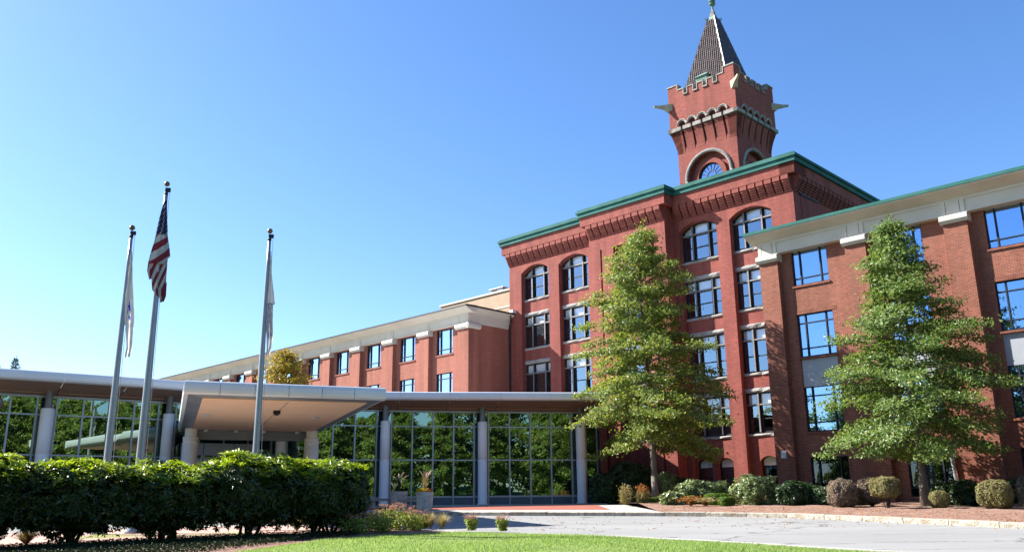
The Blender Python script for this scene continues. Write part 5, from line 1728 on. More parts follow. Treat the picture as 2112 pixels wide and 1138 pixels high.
def cloth(name, rows, mat, loc, nx=12, wave=0.05, seed=1, pleats=2.5):
    """limp hanging cloth. rows: list of (z, x_left, x_right, (u,v)_left, (u,v)_right) top to bottom, around the pole axis"""
    g = random.Random(seed)
    vs = []; uvs = []
    ny = 5
    R_ = []
    for (a, b_) in zip(rows[:-1], rows[1:]):
        for k in range(ny):
            t = k / ny
            R_.append([a[0] + (b_[0] - a[0]) * t, a[1] + (b_[1] - a[1]) * t, a[2] + (b_[2] - a[2]) * t] + [tuple(a[i][j] + (b_[i][j] - a[i][j]) * t for j in (0, 1)) for i in (3, 4)] + [a[5] + (b_[5] - a[5]) * t])
    R_.append(list(rows[-1]))
    for j, (z, xl, xr, ul, ur, yb) in enumerate(R_):
        for i in range(nx + 1):
            s = i / nx
            x = xl + (xr - xl) * s
            y = yb + wave * math.sin(s * pleats * 2 * math.pi + j * 0.10) + 0.25 * wave * math.sin(j * 0.9 + s * 5)
            vs.append((x, y, z + 0.02 * math.sin(s * 6 + j * .3)))
            uvs.append((ul[0] + (ur[0] - ul[0]) * s, ul[1] + (ur[1] - ul[1]) * s))
    fs = [(j * (nx + 1) + i, j * (nx + 1) + i + 1, (j + 1) * (nx + 1) + i + 1, (j + 1) * (nx + 1) + i) for j in range(len(R_) - 1) for i in range(nx)]
    me = bpy.data.meshes.new(name); me.from_pydata(vs, [], fs)
    l = me.uv_layers.new(name='UVMap')
    for p in me.polygons:
        for li in p.loop_indices:
            l.data[li].uv = uvs[me.loops[li].vertex_index]
    me.materials.append(mat); me.polygons.foreach_set('use_smooth', [True] * len(me.polygons))
    return me
# national flag: three folds hanging in front of the pole; stripes run aslant across them
fl = thing('flag', 'limp red and white striped flag with a starred blue canton on the tallest pole', 'flag', (fp2[0], fp2[1], 8.0), R(16))
PX = 26.5 / 1786 * 1.045
def fr_(px, py):   # offsets in metres from the pole axis for a point of the cloth; px, py measured from the pole top
    return px * PX, 11.55 - py * PX * 0.985 - 8.0
def frow(py, xl, xr, ul, ur, yb): 
    a, z = fr_(xl, py); b_, _ = fr_(xr, py); return (z, a, b_, ul, ur, yb)
# axis of pole at px 341 at y=400 drifting to 322 at y=620 (perspective), so offsets here are true metres from the axis
up_rows = [frow(22, -1, 4, (0.02, 0.99), (0.06, 0.98), -0.11), frow(60, -7, 7, (0.03, 0.86), (0.22, 0.78), -0.13), frow(88, -10, 11, (0.12, 0.72), (0.34, 0.62), -0.15), frow(100, -11, 12, (0.20, 0.66), (0.39, 0.545), -0.15), frow(101, -11, 12, (0.41, 0.655), (0.41, 0.54), -0.15),
           frow(130, -15, 18, (0.45, 0.52), (0.60, 0.38), -0.17), frow(148, -18, 21, (0.48, 0.44), (0.62, 0.30), -0.18), frow(164, -20, 8, (0.5, 0.37), (0.6, 0.27), -0.17)]
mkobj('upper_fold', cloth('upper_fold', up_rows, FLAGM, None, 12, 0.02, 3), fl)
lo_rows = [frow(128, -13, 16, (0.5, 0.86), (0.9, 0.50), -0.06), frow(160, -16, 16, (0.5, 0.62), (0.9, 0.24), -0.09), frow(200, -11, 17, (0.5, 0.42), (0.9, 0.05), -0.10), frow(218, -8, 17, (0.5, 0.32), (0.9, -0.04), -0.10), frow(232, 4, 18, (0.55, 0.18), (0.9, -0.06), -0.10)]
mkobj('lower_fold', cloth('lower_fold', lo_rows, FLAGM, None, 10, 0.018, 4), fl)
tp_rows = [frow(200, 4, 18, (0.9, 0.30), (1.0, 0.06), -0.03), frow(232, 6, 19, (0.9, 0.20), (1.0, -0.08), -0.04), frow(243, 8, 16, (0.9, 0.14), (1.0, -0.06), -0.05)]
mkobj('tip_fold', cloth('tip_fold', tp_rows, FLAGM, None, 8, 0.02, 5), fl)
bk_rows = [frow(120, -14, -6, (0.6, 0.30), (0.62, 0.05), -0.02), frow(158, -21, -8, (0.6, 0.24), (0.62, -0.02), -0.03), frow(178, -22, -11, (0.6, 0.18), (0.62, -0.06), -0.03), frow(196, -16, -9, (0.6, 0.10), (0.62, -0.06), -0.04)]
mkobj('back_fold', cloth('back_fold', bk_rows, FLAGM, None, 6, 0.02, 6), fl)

def white_flag(fp, ztop, label, mat, rowspec, seed):
    f_ = thing('flag', label, 'flag', (fp[0], fp[1], 7.0), 0)
    rows = [(z - 7.0, a, b_, (0.1, t), (0.95, t), yb) for z, a, b_, t, yb in rowspec]
    mkobj('cloth', cloth('cloth', rows, mat, None, 12, 0.045, seed, 1.6), f_)
    return f_
WF1 = whiteflagmat('white_flag_cloth', (0.02, 0.05, 0.42), 'crest')
WF3 = whiteflagmat('worn_white_flag_cloth', (0.04, 0.06, 0.16), 'print')
white_flag(fp1, 10.0, 'limp white flag with a small blue crest on the left pole', WF1,
           [(9.35, 0.07, 0.10, 1.0, -0.05), (8.6, 0.0, 0.21, 0.8, -0.06), (7.9, -0.04, 0.30, 0.62, -0.05), (7.45, -0.03, 0.36, 0.50, -0.02), (7.1, 0.04, 0.38, 0.40, 0.0), (6.9, 0.12, 0.36, 0.36, 0.0), (6.3, 0.20, 0.37, 0.2, 0.02), (6.02, 0.20, 0.33, 0.02, 0.0)], 2)
white_flag(fp3, 10.3, 'worn white flag with faded dark printing on the right pole', WF3,
           [(9.75, 0.07, 0.09, 1.0, -0.02), (9.0, 0.05, 0.16, 0.84, -0.03), (8.3, 0.02, 0.28, 0.66, -0.04), (7.98, 0.02, 0.34, 0.57, -0.05), (7.93, 0.02, 0.27, 0.55, -0.03), (7.4, 0.04, 0.28, 0.40, -0.02), (6.9, 0.10, 0.31, 0.25, 0.0), (6.55, 0.14, 0.27, 0.12, 0.0), (6.3, 0.15, 0.22, 0.0, 0.0)], 8)
fb_ = [(8.0, -0.18, 0.02, 0.5, 0.10), (7.4, -0.24, 0.02, 0.3, 0.12), (7.0, -0.22, 0.0, 0.1, 0.10)]

# ------------------------------------------------------------------ TREES
profL = piecewise([(0, 2.8), (0.06, 4.0), (0.25, 4.45), (0.42, 3.5), (0.6, 2.95), (0.78, 2.3), (0.90, 1.45), (1.0, 0.35)])
tmL = tree_meshes(14.95, 3.2, profL, 0.165, 3, nb=150, dens=2.0, leaf='oakleaf', trunk_r=0.17, up_top=0.75, droop=0.11, clump=14)
place_tree('oak_tree', tmL, (7.25, 46.0, 1.42), 0.4, 'tall green oak before the red mill, its trunk standing in mulch', 'tree')
profR = piecewise([(0, 2.5), (0.08, 3.6), (0.25, 3.85), (0.42, 3.25), (0.55, 2.35), (0.70, 1.65), (0.85, 1.1), (0.93, 0.6), (1.0, 0.15)])
tmR = tree_meshes(12.45, 2.35, profR, 0.155, 21, nb=150, dens=2.1, leaf='oakleaf2', trunk_r=0.17, up_top=0.75, droop=0.09, clump=14)
place_tree('oak_tree', tmR, (17.0, 37.0, 1.28), 1.9, 'green oak beside the brown brick wing casting shadows on it', 'tree')
profY = piecewise([(0, 1.9), (0.3, 2.3), (0.6, 1.8), (0.85, 1.0), (1.0, 0.4)])
tmY = tree_meshes(10.0, 5.0, profY, 0.17, 9, nb=95, dens=2.2, leaf='yellowleaf', trunk_r=0.14, up_top=1.0)
place_tree('maple_tree', tmY, (-15.0, 57.0, 1.38), 0.3, 'small yellowing tree showing over the canopy roof', 'tree')

def conifer(H, r, seed):
    g = np.random.default_rng(seed); tb = MB(); lb = MB()
    tb.tube([(0, 0, 0), (0, 0, H)], [0.22, 0.03], 7)
    C_, N_, A_ = [], [], []
    for k in range(70):
        t = k / 70; z0 = H * (0.25 + 0.73 * t); L = r * (1 - t) ** 0.8 * g.uniform(0.7, 1.1) + 0.2; az = k * 2.4 + g.normal(0, .3)
        d = np.array([math.cos(az), math.sin(az), 0.05 + 0.5 * t])
        tb.tube([(0, 0, z0), tuple(np.array([0, 0, z0]) + d * L)], [0.03, 0.01], 3, cap=False)
        m = int(22 * L) + 8
        s = g.uniform(0.1, 1.05, m)[:, None]
        C_.append(np.array([0, 0, z0]) + d * L * s + g.normal(0, 0.12, (m, 3)) - np.array([0, 0, 0.12]) * s); N_.append(g.normal(0, .5, (m, 3)) + np.array([0, 0, 1])); A_.append(np.tile(d, (m, 1)) + g.normal(0, .5, (m, 3)))
    C_ = np.concatenate(C_); n = len(C_)
    leaf_mesh(lb, C_, np.concatenate(N_), np.concatenate(A_), g.uniform(.3, .55, n), g.uniform(.1, .2, n))
    return tb.mesh('trunk', M['darkbark']), lb.mesh('crown', M['conifer'])
cm_ = conifer(19.3, 3.2, 4)
place_tree('pine_tree', cm_, (-63.7, 110, 1.38), 0, 'dark conifer tip peeking over the pavilion roof at far left', 'tree')
place_tree('pine_tree', cm_, (-66.8, 112, 0.4), 1.2, 'dark conifer cut by the left edge above the pavilion roof', 'tree')

# trees on the bank behind the viewer: they are what the glass reflects
profB = piecewise([(0, 3.2), (0.15, 4.4), (0.5, 4.0), (0.8, 2.6), (1.0, 0.5)])
bgm = [tree_meshes(14.5, 2.2, profB, 0.42, 40 + k, nb=80, dens=1.0, leaf='oakleaf', trunk_r=0.24, clump=11, spread=0.34, flat=0.2) for k in range(2)]
k = 0
for row, (ny, xs) in enumerate([(0, list(range(-40, 50, 7))), (1, list(range(-44, 56, 9)))]):
    for xx in xs:
        x = xx + random.uniform(-1.5, 1.5); y = (-25 if row == 0 else -38) + random.uniform(-2, 2)
        place_tree('oak_tree', bgm[k % 2], (x, y, gz(x, y) - 0.1), random.uniform(0, 6.28), 'green oak in the line of trees mirrored by the pavilion glass', 'tree', 'trees mirrored in the glass', random.uniform(0.95, 1.25))
        k += 1
for x, y in ((36, -14), (44, -6), (50, 4), (56, -18), (62, -4), (30, -20), (66, 10), (46, -22), (56, 12)):
    place_tree('oak_tree', bgm[k % 2], (x, y, gz(x, y) - 0.1), random.uniform(0, 6.28), 'green oak in the line of trees mirrored by the pavilion glass', 'tree', 'trees mirrored in the glass', random.uniform(0.95, 1.2)); k += 1
for x, y in ((-52, 2), (-58, 14), (-62, 26), (-50, -10), (-66, 38), (-72, 8), (-70, 22)):
    place_tree('oak_tree', bgm[k % 2], (x, y, gz(x, y) - 0.1), random.uniform(0, 6.28), 'green oak in the line of trees mirrored by the mill windows', 'tree', 'trees mirrored in the mill windows', random.uniform(0.85, 1.05)); k += 1

# ------------------------------------------------------------------ HEDGE
HL = Vector((-15.3, 19.55)); HR = Vector((-4.9, 26.15))
labels = ['leftmost evergreen shrub of the glossy hedge, cut by the photo edge', 'evergreen hedge shrub with a pale sunlit lobe low on its front', 'evergreen hedge shrub growing before the left flagpole',
          'evergreen hedge shrub growing before the left canopy column', 'evergreen hedge shrub growing before the right flagpole', 'rounded evergreen shrub ending the hedge at its right']
NH = 6
for i in range(NH):
    t = (i + 0.35) / (NH - 0.35)
    p = HL.lerp(HR, t)
    z = gz(p.x, p.y) + 0.08
    sh = thing('evergreen_shrub', labels[i], 'shrub', (p.x, p.y, z), math.atan2(HR.y - HL.y, HR.x - HL.x), 'shrubs of the evergreen hedge')
    rx = 1.38 if i < 5 else 1.15; h = [1.86, 1.98, 1.82, 1.74, 2.00, 1.84][i]
    zc = h * 0.60; rz = h * 0.425
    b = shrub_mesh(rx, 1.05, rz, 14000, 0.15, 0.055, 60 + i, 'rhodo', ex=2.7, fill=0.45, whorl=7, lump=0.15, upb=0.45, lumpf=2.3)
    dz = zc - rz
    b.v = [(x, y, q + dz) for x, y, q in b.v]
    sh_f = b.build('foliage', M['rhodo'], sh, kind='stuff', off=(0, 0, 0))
    b = shrub_mesh(rx * 1.0, 1.05, rz * 1.04, 5600, 0.17, 0.058, 60 + i, 'rhodo_new_lit', ex=2.7, fill=0.0, whorl=6, lump=0.15, bottom=0.34, upb=0.8, lumpf=2.3)
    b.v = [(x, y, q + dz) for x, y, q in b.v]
    b.build('new_lit_leaves', M['rhodo_new_lit'], sh, kind='stuff', off=(0, 0, 0))  # bright leaves on the top only, for its sunlit band
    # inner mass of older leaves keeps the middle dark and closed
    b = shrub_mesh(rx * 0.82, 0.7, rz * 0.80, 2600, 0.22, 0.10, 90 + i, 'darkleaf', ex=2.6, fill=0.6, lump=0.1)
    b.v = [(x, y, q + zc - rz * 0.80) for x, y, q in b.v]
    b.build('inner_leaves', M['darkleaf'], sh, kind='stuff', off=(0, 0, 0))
    st = MB(); g = random.Random(i)
    for k in range(7):
        a = g.uniform(0, 6.28); r_ = g.uniform(0.2, 0.75)
        bx, by = g.uniform(-0.3, 0.3), g.uniform(-0.15, 0.15)
        st.tube([(bx, by, 0), (bx + math.cos(a) * r_ * .4, by + math.sin(a) * r_ * .3, 0.35), (bx + math.cos(a) * r_, by + math.sin(a) * r_ * .6, 0.9), (bx + math.cos(a) * r_ * 1.2, by + math.sin(a) * r_ * .7, 1.5)], [0.05, 0.04, 0.03, 0.015], 6)
    st.build('stems', M['darkbark'], sh, off=(0, 0, 0))
    # loose shoots standing out of the clipped top
    g2 = np.random.default_rng(700 + i); tb2 = MB(); m2 = 46
    for q in range(m2):
        sx_ = g2.uniform(-rx * .95, rx * .95); sy_ = g2.uniform(-.8, .8)
        zt_ = h + g2.uniform(-0.10, 0.10) - 0.22 * (abs(sx_) / rx) ** 3 - 0.2 * abs(sy_) ** 2
        an = np.arange(7) / 7 * 6.283 + g2.uniform(0, 1)
        ax = np.stack([np.cos(an), np.sin(an), g2.uniform(0.5, 1.5, 7)], 1); ax /= np.linalg.norm(ax, axis=1, keepdims=True)
        leaf_mesh(tb2, np.array([sx_, sy_, zt_]) + ax * 0.085, np.stack([-np.cos(an), -np.sin(an), np.full(7, 0.8)], 1), ax, g2.uniform(.14, .20, 7), g2.uniform(.05, .065, 7))
    tb2.build('shoots', M['rhodo_new_lit'], sh, kind='stuff', off=(0, 0, 0))
    # low hanging sprays that hide most of the stems
    b = shrub_mesh(rx * 0.62, 0.6, 0.38, 480, 0.12, 0.04, 120 + i, 'rhodo', ex=2.2, fill=0.7, whorl=6, lump=0.3, upb=0.2)
    b.v = [(x, y, q * 0.85 + 0.10) for x, y, q in b.v if True]
    b.build('low_sprays', M['rhodo'], sh, kind='stuff', off=(0, 0, 0))

# ------------------------------------------------------------------ small planting
def plant(name, label, cat, loc, meshes, rz=0.0, group=None):
    t = thing(name, label, cat, loc, rz, group)
    for nm, me, kind in meshes: mkobj(nm, me, t, kind=kind)
    return t
def stems_mesh(n, r, h, seed, mat='darkbark', w_=0.02):
    g = random.Random(seed); b = MB()
    for k in range(n):
        a = g.uniform(0, 6.28); q = r * g.uniform(0.3, 1)
        b.tube([(q * .25 * math.cos(a), q * .25 * math.sin(a), 0), (q * math.cos(a), q * math.sin(a), h)], [w_, w_ * .6], 5)
    return b.mesh('stems', M[mat])
def on_bed(px_x, y, extra=0.0):
    """ground point in the bed for a bearing (tangent of azimuth) and distance"""
    x = px_x * y
    return (x, y, bedz(x, y) + extra)
def az(px): return (px - 1056) / 1786 / 1.0 * 0.968 / 1.0   # tangent on the level for points near the horizon line
def az(px):
    # level tangent: camera pitched, so forward component at the horizon is f/cos(pitch)
    return (px - 1056) / (1785.93 / math.cos(TH)) * 1.0
def clipped(label, px, y, rx, ry, rz, leaf, seed, ex=2.6, stem_h=0.0, n=9000, L=0.075, cat='shrub', group='clipped rounded shrubs along the brown brick wing', upb=0.3, fill=0.45, lump=0.07):
    b = shrub_mesh(rx, ry, rz, n, L, L * 0.6, seed, leaf, ex=ex, fill=fill, lump=lump, upb=upb, lumpf=3)
    b.v = [(x, yy, z + stem_h) for x, yy, z in b.v]
    ms = [('foliage', b.mesh('foliage', M[leaf]), 'stuff'), ('stems', stems_mesh(9, rx * .5, max(0.25, stem_h + rz * .6), seed), None)]
    loc = on_bed(az(px), y, -0.03)
    return plant('clipped_shrub', label, cat, loc, ms, seed, group)
clipped('round purplish clipped shrub standing alone before the dark ground window', 1735, 36.2, 0.56, 0.56, 0.56, 'barberry', 201, n=11000)
clipped('purplish clipped shrub half hidden behind its olive neighbour', 1793, 36.4, 0.50, 0.5, 0.50, 'barberry', 202, stem_h=0.16)
clipped('olive clipped shrub flaring above bare stems', 1824, 34.6, 0.52, 0.45, 0.38, 'olive', 203, ex=3.0, stem_h=0.46)
clipped('small olive clipped shrub at the foot of the right oak', 1933, 34.0, 0.33, 0.33, 0.32, 'olive', 204, stem_h=0.05, n=6000)
clipped('large clipped shrub half purple half green near the right edge', 2049, 33.0, 0.60, 0.55, 0.50, 'olive', 205, ex=3.0, stem_h=0.06, n=11000)
clipped('pale clipped shrub cut by the right edge of the photo', 2122, 35.0, 0.42, 0.42, 0.60, 'barberry', 206)
def leafy(label, px, y, rx, ry, rz, leaf, seed, L=0.13, n=7000, ex=2.6, whorl=5, stem_h=0.0, lump=0.10, name='leafy_shrub', group=None):
    b = shrub_mesh(rx, ry, rz, n, L, L * 0.5, seed, leaf, ex=ex, fill=0.4, whorl=whorl, lump=lump, upb=0.5)
    b.v = [(x, yy, z + stem_h) for x, yy, z in b.v]
    return plant(name, label, 'shrub', on_bed(az(px), y, -0.03), [('foliage', b.mesh('foliage', M[leaf]), 'stuff'), ('stems', stems_mesh(8, rx * .5, stem_h + rz, seed), None)], seed * 0.7)
leafy('pale green leafy shrub below the small arched windows', 1447, 42.5, 1.22, 0.8, 0.43, 'paleleaf', 301, stem_h=0.14, L=0.17, lump=0.2, ex=3.0, n=5500)
leafy('green leafy shrub at the corner where mill meets wing', 1554, 40.5, 1.08, 0.8, 0.60, 'paleleaf', 302, n=5500, L=0.16, lump=0.2, ex=3.2)
leafy('pale leafy bush showing behind the left oak trunk', 1372, 46.5, 0.62, 0.5, 0.62, 'paleleaf', 303, n=3000, stem_h=0.25)
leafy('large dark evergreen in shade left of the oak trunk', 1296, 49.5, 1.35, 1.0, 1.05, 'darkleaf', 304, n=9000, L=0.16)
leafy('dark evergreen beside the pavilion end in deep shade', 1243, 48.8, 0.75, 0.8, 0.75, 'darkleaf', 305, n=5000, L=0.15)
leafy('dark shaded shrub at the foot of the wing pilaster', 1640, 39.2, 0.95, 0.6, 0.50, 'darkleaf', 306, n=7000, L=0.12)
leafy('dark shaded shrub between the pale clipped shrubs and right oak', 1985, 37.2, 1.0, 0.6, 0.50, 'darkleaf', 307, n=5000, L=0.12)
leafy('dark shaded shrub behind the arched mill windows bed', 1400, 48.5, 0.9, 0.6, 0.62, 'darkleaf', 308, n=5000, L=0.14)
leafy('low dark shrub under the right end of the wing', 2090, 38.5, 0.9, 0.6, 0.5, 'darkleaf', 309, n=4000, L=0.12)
leafy('dark filler shrub added for shade under the wing wall behind the purplish shrubs', 1765, 38.6, 0.9, 0.5, 0.42, 'darkleaf', 310, n=4000, L=0.11)  # this and the next three are added to imitate dense tree shade
leafy('dark filler shrub added for shade right behind the right oak trunk', 1945, 38.0, 0.8, 0.5, 0.45, 'darkleaf', 311, n=4000, L=0.11)
leafy('dark filler shrub added for shade behind the half purple clipped shrub', 2040, 36.4, 0.9, 0.5, 0.42, 'darkleaf', 312, n=4000, L=0.11)
leafy('dark filler shrub added for shade between wing pilaster and purplish shrub', 1690, 38.8, 0.7, 0.5, 0.40, 'darkleaf', 313, n=3500, L=0.11)
# low box hedging
def boxh(label, px, y, rx, ry, rz, seed):
    b = shrub_mesh(rx, ry, rz, 5000, 0.05, 0.035, seed, 'boxleaf', ex=4.5, fill=0.3, lump=0.03, upb=0.4)
    return plant('box_hedge', label, 'hedge', on_bed(az(px), y, -0.03), [('foliage', b.mesh('foliage', M['boxleaf']), 'stuff')], 0.2, 'low clipped box hedges in the mulch')
boxh('low clipped box hedge right beside the hosta', 1430, 41.8, 0.55, 0.35, 0.22, 401)
boxh('long low clipped box hedge below the pale leafy shrub', 1392, 43.0, 0.60, 0.3, 0.20, 402)
boxh('squared box hedge before the green corner shrub', 1474, 41.0, 0.55, 0.4, 0.27, 403)
boxh('smallest box hedge at the front before the corner shrub', 1494, 39.8, 0.32, 0.3, 0.20, 404)
boxh('low box hedge touching the left oak trunk', 1331, 44.0, 0.45, 0.3, 0.16, 405)
# hosta, rusty plants
b = shrub_mesh(0.48, 0.4, 0.24, 420, 0.24, 0.15, 410, 'paleleaf', fill=0.3, whorl=5, upb=0.3)
plant('hosta', 'broad leaved yellow-green hosta beside the left oak trunk', 'plant', on_bed(az(1382), 41.5), [('foliage', b.mesh('foliage', M['paleleaf']), 'stuff')])
def rusty(label, px, y, h, r, seed, mats=('drygrass', 'rustleaf')):
    g = np.random.default_rng(seed); b = MB(); n = 190
    a = g.uniform(0, 6.28, n); el = g.uniform(0.85, 1.5, n); L_ = h * g.uniform(0.6, 1.0, n)
    ax = np.stack([np.cos(a) * np.cos(el), np.sin(a) * np.cos(el), np.sin(el)], 1)
    leaf_mesh(b, ax * (L_ / 2)[:, None], rvec(g, n), ax, L_, np.full(n, 0.025))
    t = MB(); m = 260
    c = g.normal(0, 1, (m, 3)) * np.array([r * .5, r * .5, h * .16]) + np.array([0, 0, h * 0.80])
    leaf_mesh(t, c, rvec(g, m), rvec(g, m) + np.array([0, 0, .6]), g.uniform(.06, .12, m), g.uniform(.03, .06, m))
    plant('perennial', label, 'plant', on_bed(az(px), y), [('stalks', b.mesh('stalks', M[mats[0]]), 'stuff'), ('flower_heads', t.mesh('flower_heads', M[mats[1]]), 'stuff')], 0, 'fading perennials in the mulch')
rusty('golden fading perennial standing alone left of the oak trunk', 1286, 43.0, 0.80, 0.30, 501, ('drygrass', 'drygrass'))
rusty('rust-topped fading perennial just left of the oak trunk', 1321, 43.0, 0.80, 0.32, 502)
rusty('low rusty fern before the clipped box hedges', 1420, 39.6, 0.38, 0.6, 503, ('rustleaf', 'rustleaf'))
rusty('low rusty fern nearest the kerb before the squared box hedge', 1450, 39.3, 0.34, 0.5, 504, ('rustleaf', 'drygrass'))

# island flower bed: sedum clumps and grasses
def sedum(label, x, y, h, r, seed, top='sedumtop', n=420, ntop=360):
    g = np.random.default_rng(seed); b = MB()
    a = g.uniform(0, 6.28, n); q = r * np.sqrt(g.uniform(0, 1, n)); zz = h * 0.75 * g.uniform(0.05, 1, n)
    k = 0.55 + 0.45 * zz / (h * .75)
    c = np.stack([np.cos(a) * q * k, np.sin(a) * q * k, zz], 1)
    nr = np.stack([np.cos(a), np.sin(a), np.full(n, 0.8)], 1) + g.normal(0, .4, (n, 3))
    leaf_mesh(b, c, nr, np.stack([np.cos(a), np.sin(a), np.full(n, 0.6)], 1) + g.normal(0, .3, (n, 3)), g.uniform(.06, .11, n), g.uniform(.035, .06, n))
    t = MB(); heads = 16
    for j in range(heads):
        aa = g.uniform(0, 6.28); qq = r * 0.95 * math.sqrt(g.uniform(0, 1)); m = ntop // heads
        c = np.array([math.cos(aa) * qq, math.sin(aa) * qq, h * g.uniform(0.82, 1.0)]) + g.normal(0, 1, (m, 3)) * np.array([.045, .045, .014])
        leaf_mesh(t, c, g.normal(0, .3, (m, 3)) + np.array([0, 0, 1]), rvec(g, m), g.uniform(.02, .04, m), g.uniform(.02, .035, m))
        t.tube([(math.cos(aa) * qq * .4, math.sin(aa) * qq * .4, 0), (math.cos(aa) * qq, math.sin(aa) * qq, h * .88)], 0.006, 3, cap=False)
    plant('sedum', label, 'plant', (x, y, gz(x, y) + 0.08), [('foliage', b.mesh('foliage', M['sedumleaf']), 'stuff'), ('flower_heads', t.mesh('flower_heads', M[top]), 'stuff')], 0, 'sedums in the island bed')
def gpx(px, y): return az(px) * y
sedum('pink-topped sedum clump nearest the hedge end', gpx(770, 26.6), 26.6, 0.66, 0.46, 601)
sedum('pink-topped sedum rising highest in the flower bed', gpx(800, 27.4), 27.4, 0.78, 0.48, 602)
sedum('broad sedum with dense rosy heads in mid bed', gpx(826, 27.0), 27.0, 0.70, 0.50, 603)
sedum('dark green sedum low at the bed edge by the lawn', gpx(786, 25.6), 25.6, 0.55, 0.40, 604)
sedum('yellow-green sedum before the grasses', gpx(852, 26.6), 26.6, 0.58, 0.40, 605)
sedum('small rosy sedum behind the feathery grasses', gpx(868, 27.4), 27.4, 0.42, 0.26, 606)
sedum('second last sedum, a lone yellow-green clump near the road', gpx(968, 26.3), 26.3, 0.42, 0.22, 607)
sedum('last sedum, alone at the tip of the bed', gpx(1031, 25.9), 25.9, 0.42, 0.22, 608)
sedum('shaded sedum with pink heads under the hedge end', gpx(742, 25.3), 25.3, 0.55, 0.42, 609)
sedum('pale sedum beneath the hedge end by the lawn', gpx(715, 25.4), 25.4, 0.55, 0.40, 610)
def grass_clump(label, x, y, h, r, seed, mat='drygrass', n=420, z=None, name='ornamental_grass', plume=None, group='feathery grasses in the island bed'):
    g = np.random.default_rng(seed); b = MB()
    for i in range(n):
        a = g.uniform(0, 6.28); sp = g.uniform(0.2, 1) * r; hh = h * g.uniform(0.55, 1)
        d = np.array([math.cos(a), math.sin(a)]); w_ = 0.006
        P = [(d[0] * sp * t * (0.4 + .6 * t), d[1] * sp * t * (0.4 + .6 * t), hh * (1.25 * t - 0.45 * t * t * (sp / r))) for t in (0, .5, 1)]
        k = len(b.v); sx, sy = -d[1] * w_, d[0] * w_
        b.v += [(P[0][0] - sx, P[0][1] - sy, P[0][2]), (P[0][0] + sx, P[0][1] + sy, P[0][2]), (P[1][0] + sx, P[1][1] + sy, P[1][2]), (P[1][0] - sx, P[1][1] - sy, P[1][2]), P[2]]
        b.f += [(k, k + 1, k + 2, k + 3), (k + 3, k + 2, k + 4)]
    ms = [('blades', b.mesh('blades', M[mat]), 'stuff')]
    if plume:
        t = MB()
        for i in range(plume):
            a = g.uniform(0, 6.28); rr = g.uniform(.25, .55); hh = h * g.uniform(.9, 1.15)
            P = [np.array([math.cos(a) * rr * s_ ** 2, math.sin(a) * rr * s_ ** 2, hh * (1.5 * s_ - 0.6 * s_ * s_)]) for s_ in np.linspace(0, 1, 7)]
            t.tube([tuple(p) for p in P], 0.006, 3, cap=False)
            t.tube([tuple(p) for p in P[3:]], [0.006, 0.022, 0.026, 0.008], 6)
        ms.append(('plumes', t.mesh('plumes', M['plume']), 'stuff'))
    return plant(name, label, 'plant', (x, y, gz(x, y) + 0.08 if z is None else z), ms, 0, group)
grass_clump('feathery dry grass tuft on a mound in the flower bed', gpx(907, 27.0), 27.0, 0.50, 0.42, 701)
grass_clump('slim dry grass tuft between sedum and mound', gpx(884, 27.2), 27.2, 0.50, 0.30, 702)
grass_clump('golden grass clump glimpsed beneath the hedge', gpx(610, 27.0), 27.0, 0.50, 0.55, 703, n=600)
grass_clump('yellow grass under the left end of the hedge', gpx(20, 21.5), 22.3, 0.42, 0.6, 704, n=500)

# ------------------------------------------------------------------ planters and benches
def planter(label, px, y, z, plume, flowers):
    x = gpx(px, y)
    t = thing('planter', label, 'planter', (x, y, z), 0.3, 'concrete planters before the pavilion')
    p = MB(); p.lathe([(0.34, 0), (0.355, 0.03), (0.36, 0.10), (0.385, 0.62), (0.40, 0.64), (0.41, 0.76), (0.40, 0.80), (0.33, 0.80), (0.32, 0.74)], (0, 0, 0), 12)
    p.build('pot', M['planter'], t, off=(0, 0, 0))
    s = MB(); s.lathe([(0.32, 0.72), (0.05, 0.75)], (0, 0, 0), 12); s.build('soil', M['mulch'], t, off=(0, 0, 0))
    return x
def pz(y): return gz(0, y) + 0.155
px1 = planter('sunlit concrete planter with yellow flowers and plumed grass', 871, 40.4, pz(40.4), 8, True)
grass_clump('tall plumed grass growing in the sunlit planter', px1, 40.4, 1.05, 0.30, 801, 'drygrass', 140, pz(40.4) + 0.74, 'fountain_grass', 8, 'plumed grasses in the planters')
b = shrub_mesh(0.20, 0.16, 0.12, 500, 0.05, 0.04, 802, 'yellowflower', fill=0.3)
plant('flowers', 'mound of yellow flowers in the sunlit planter', 'flowers', (px1 - 0.16, 40.25, pz(40.4) + 0.72), [('blooms', b.mesh('blooms', M['yellowflower']), 'stuff')])
b = shrub_mesh(0.16, 0.14, 0.13, 300, 0.06, 0.04, 803, 'rustleaf', fill=0.3)
plant('flowers', 'rusty trailing foliage in the sunlit planter', 'flowers', (px1 + 0.18, 40.3, pz(40.4) + 0.70), [('blooms', b.mesh('blooms', M['rustleaf']), 'stuff')])
px2 = planter('shaded concrete planter nearer the canopy', 818, 42.4, pz(42.4), 4, False)
grass_clump('dark plumed grass growing in the shaded planter', px2, 42.4, 0.95, 0.25, 804, 'darkleaf', 160, pz(42.4) + 0.74, 'fountain_grass', 4, 'plumed grasses in the planters')
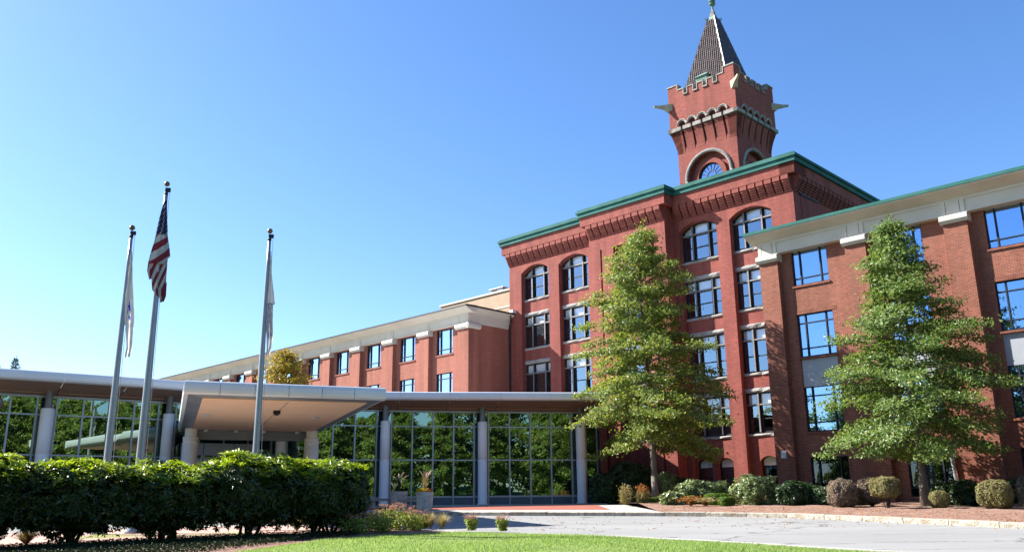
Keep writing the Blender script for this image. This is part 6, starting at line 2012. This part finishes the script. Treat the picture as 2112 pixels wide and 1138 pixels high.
def bench(label, px, y, rz):
    x = gpx(px, y)
    t = thing('stone_bench', label, 'bench', (x, y, pz(y)), rz, 'stone benches before the pavilion')
    q = MB(); q.box(-0.62, 0.62, -0.22, 0.22, 0.38, 0.47); q.box(-0.60, 0.60, -0.20, 0.20, 0.36, 0.38); q.build('seat', M['concrete'], t, off=(0, 0, 0))
    for sx in (-0.40, 0.40):
        l = MB(); l.prism([(sx - .07, -0.17, 0), (sx - .07, 0.17, 0), (sx - .07, 0.11, 0.18), (sx - .07, 0.16, 0.36), (sx - .07, -0.16, 0.36), (sx - .07, -0.11, 0.18)], (.14, 0, 0)); l.build('leg', M['planter'], t, off=(0, 0, 0))
bench('sunlit stone bench between the two planters', 846, 41.4, 0.25)
bench('shaded stone bench left of both planters by a column', 783, 43.2, 0.3)

# ------------------------------------------------------------------ fallen leaves on the mulch, kerb and road edge
def litter():
    g = np.random.default_rng(77); C_ = []
    P = resample([(p.x, p.y) for p in [Vector(q) for q in bed_edge]], 0.5)
    while len(C_) < 1500:
        p = P[int(g.integers(0, len(P)))]
        x = p.x + g.normal(0.2, 1.1); y = p.y + abs(g.normal(0, 1.0)) * (1 if g.random() < .82 else -0.9)
        d = min((Vector((x, y)) - q).length for q in P[::3])
        inside = point_in([(q.x, q.y) for q in P] + [(30, 40), (5.6, 46)], x, y)
        z = gz(x, min(y, 46)) + ((0.165 + 0.12 * smooth01(d / 1.5)) if inside else 0.02)
        C_.append((x, y, z + 0.02))
    for k in range(260):
        x = g.uniform(-4, 12); y = g.uniform(27, 36)
        C_.append((x, y, gz(x, y) + 0.012))
    C_ = np.array(C_); n = len(C_); b = MB()
    leaf_mesh(b, C_, g.normal(0, .3, (n, 3)) + np.array([0, 0, 1]), rvec(g, n), g.uniform(.05, .11, n), g.uniform(.03, .07, n))
    o = b.build('fallen_leaves', M['rustleaf'], None, kind='stuff')
    tag(o, 'scattered dry fallen leaves on the mulch and road edge', 'leaves')
litter()

# creeping ground cover under and before the hedge; near-black leaf colour imitates shade
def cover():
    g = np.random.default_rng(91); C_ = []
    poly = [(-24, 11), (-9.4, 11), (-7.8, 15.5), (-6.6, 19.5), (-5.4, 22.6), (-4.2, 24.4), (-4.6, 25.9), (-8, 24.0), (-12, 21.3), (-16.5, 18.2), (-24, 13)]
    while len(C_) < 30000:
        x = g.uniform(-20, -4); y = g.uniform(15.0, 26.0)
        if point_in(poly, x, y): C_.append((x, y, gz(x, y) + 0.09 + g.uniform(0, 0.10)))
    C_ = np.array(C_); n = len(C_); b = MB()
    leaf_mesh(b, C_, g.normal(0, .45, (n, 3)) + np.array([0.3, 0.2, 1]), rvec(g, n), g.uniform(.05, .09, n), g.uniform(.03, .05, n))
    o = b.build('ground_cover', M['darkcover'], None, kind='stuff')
    tag(o, 'low ground cover coloured dark as shade along the foot of the hedge', 'ground cover')
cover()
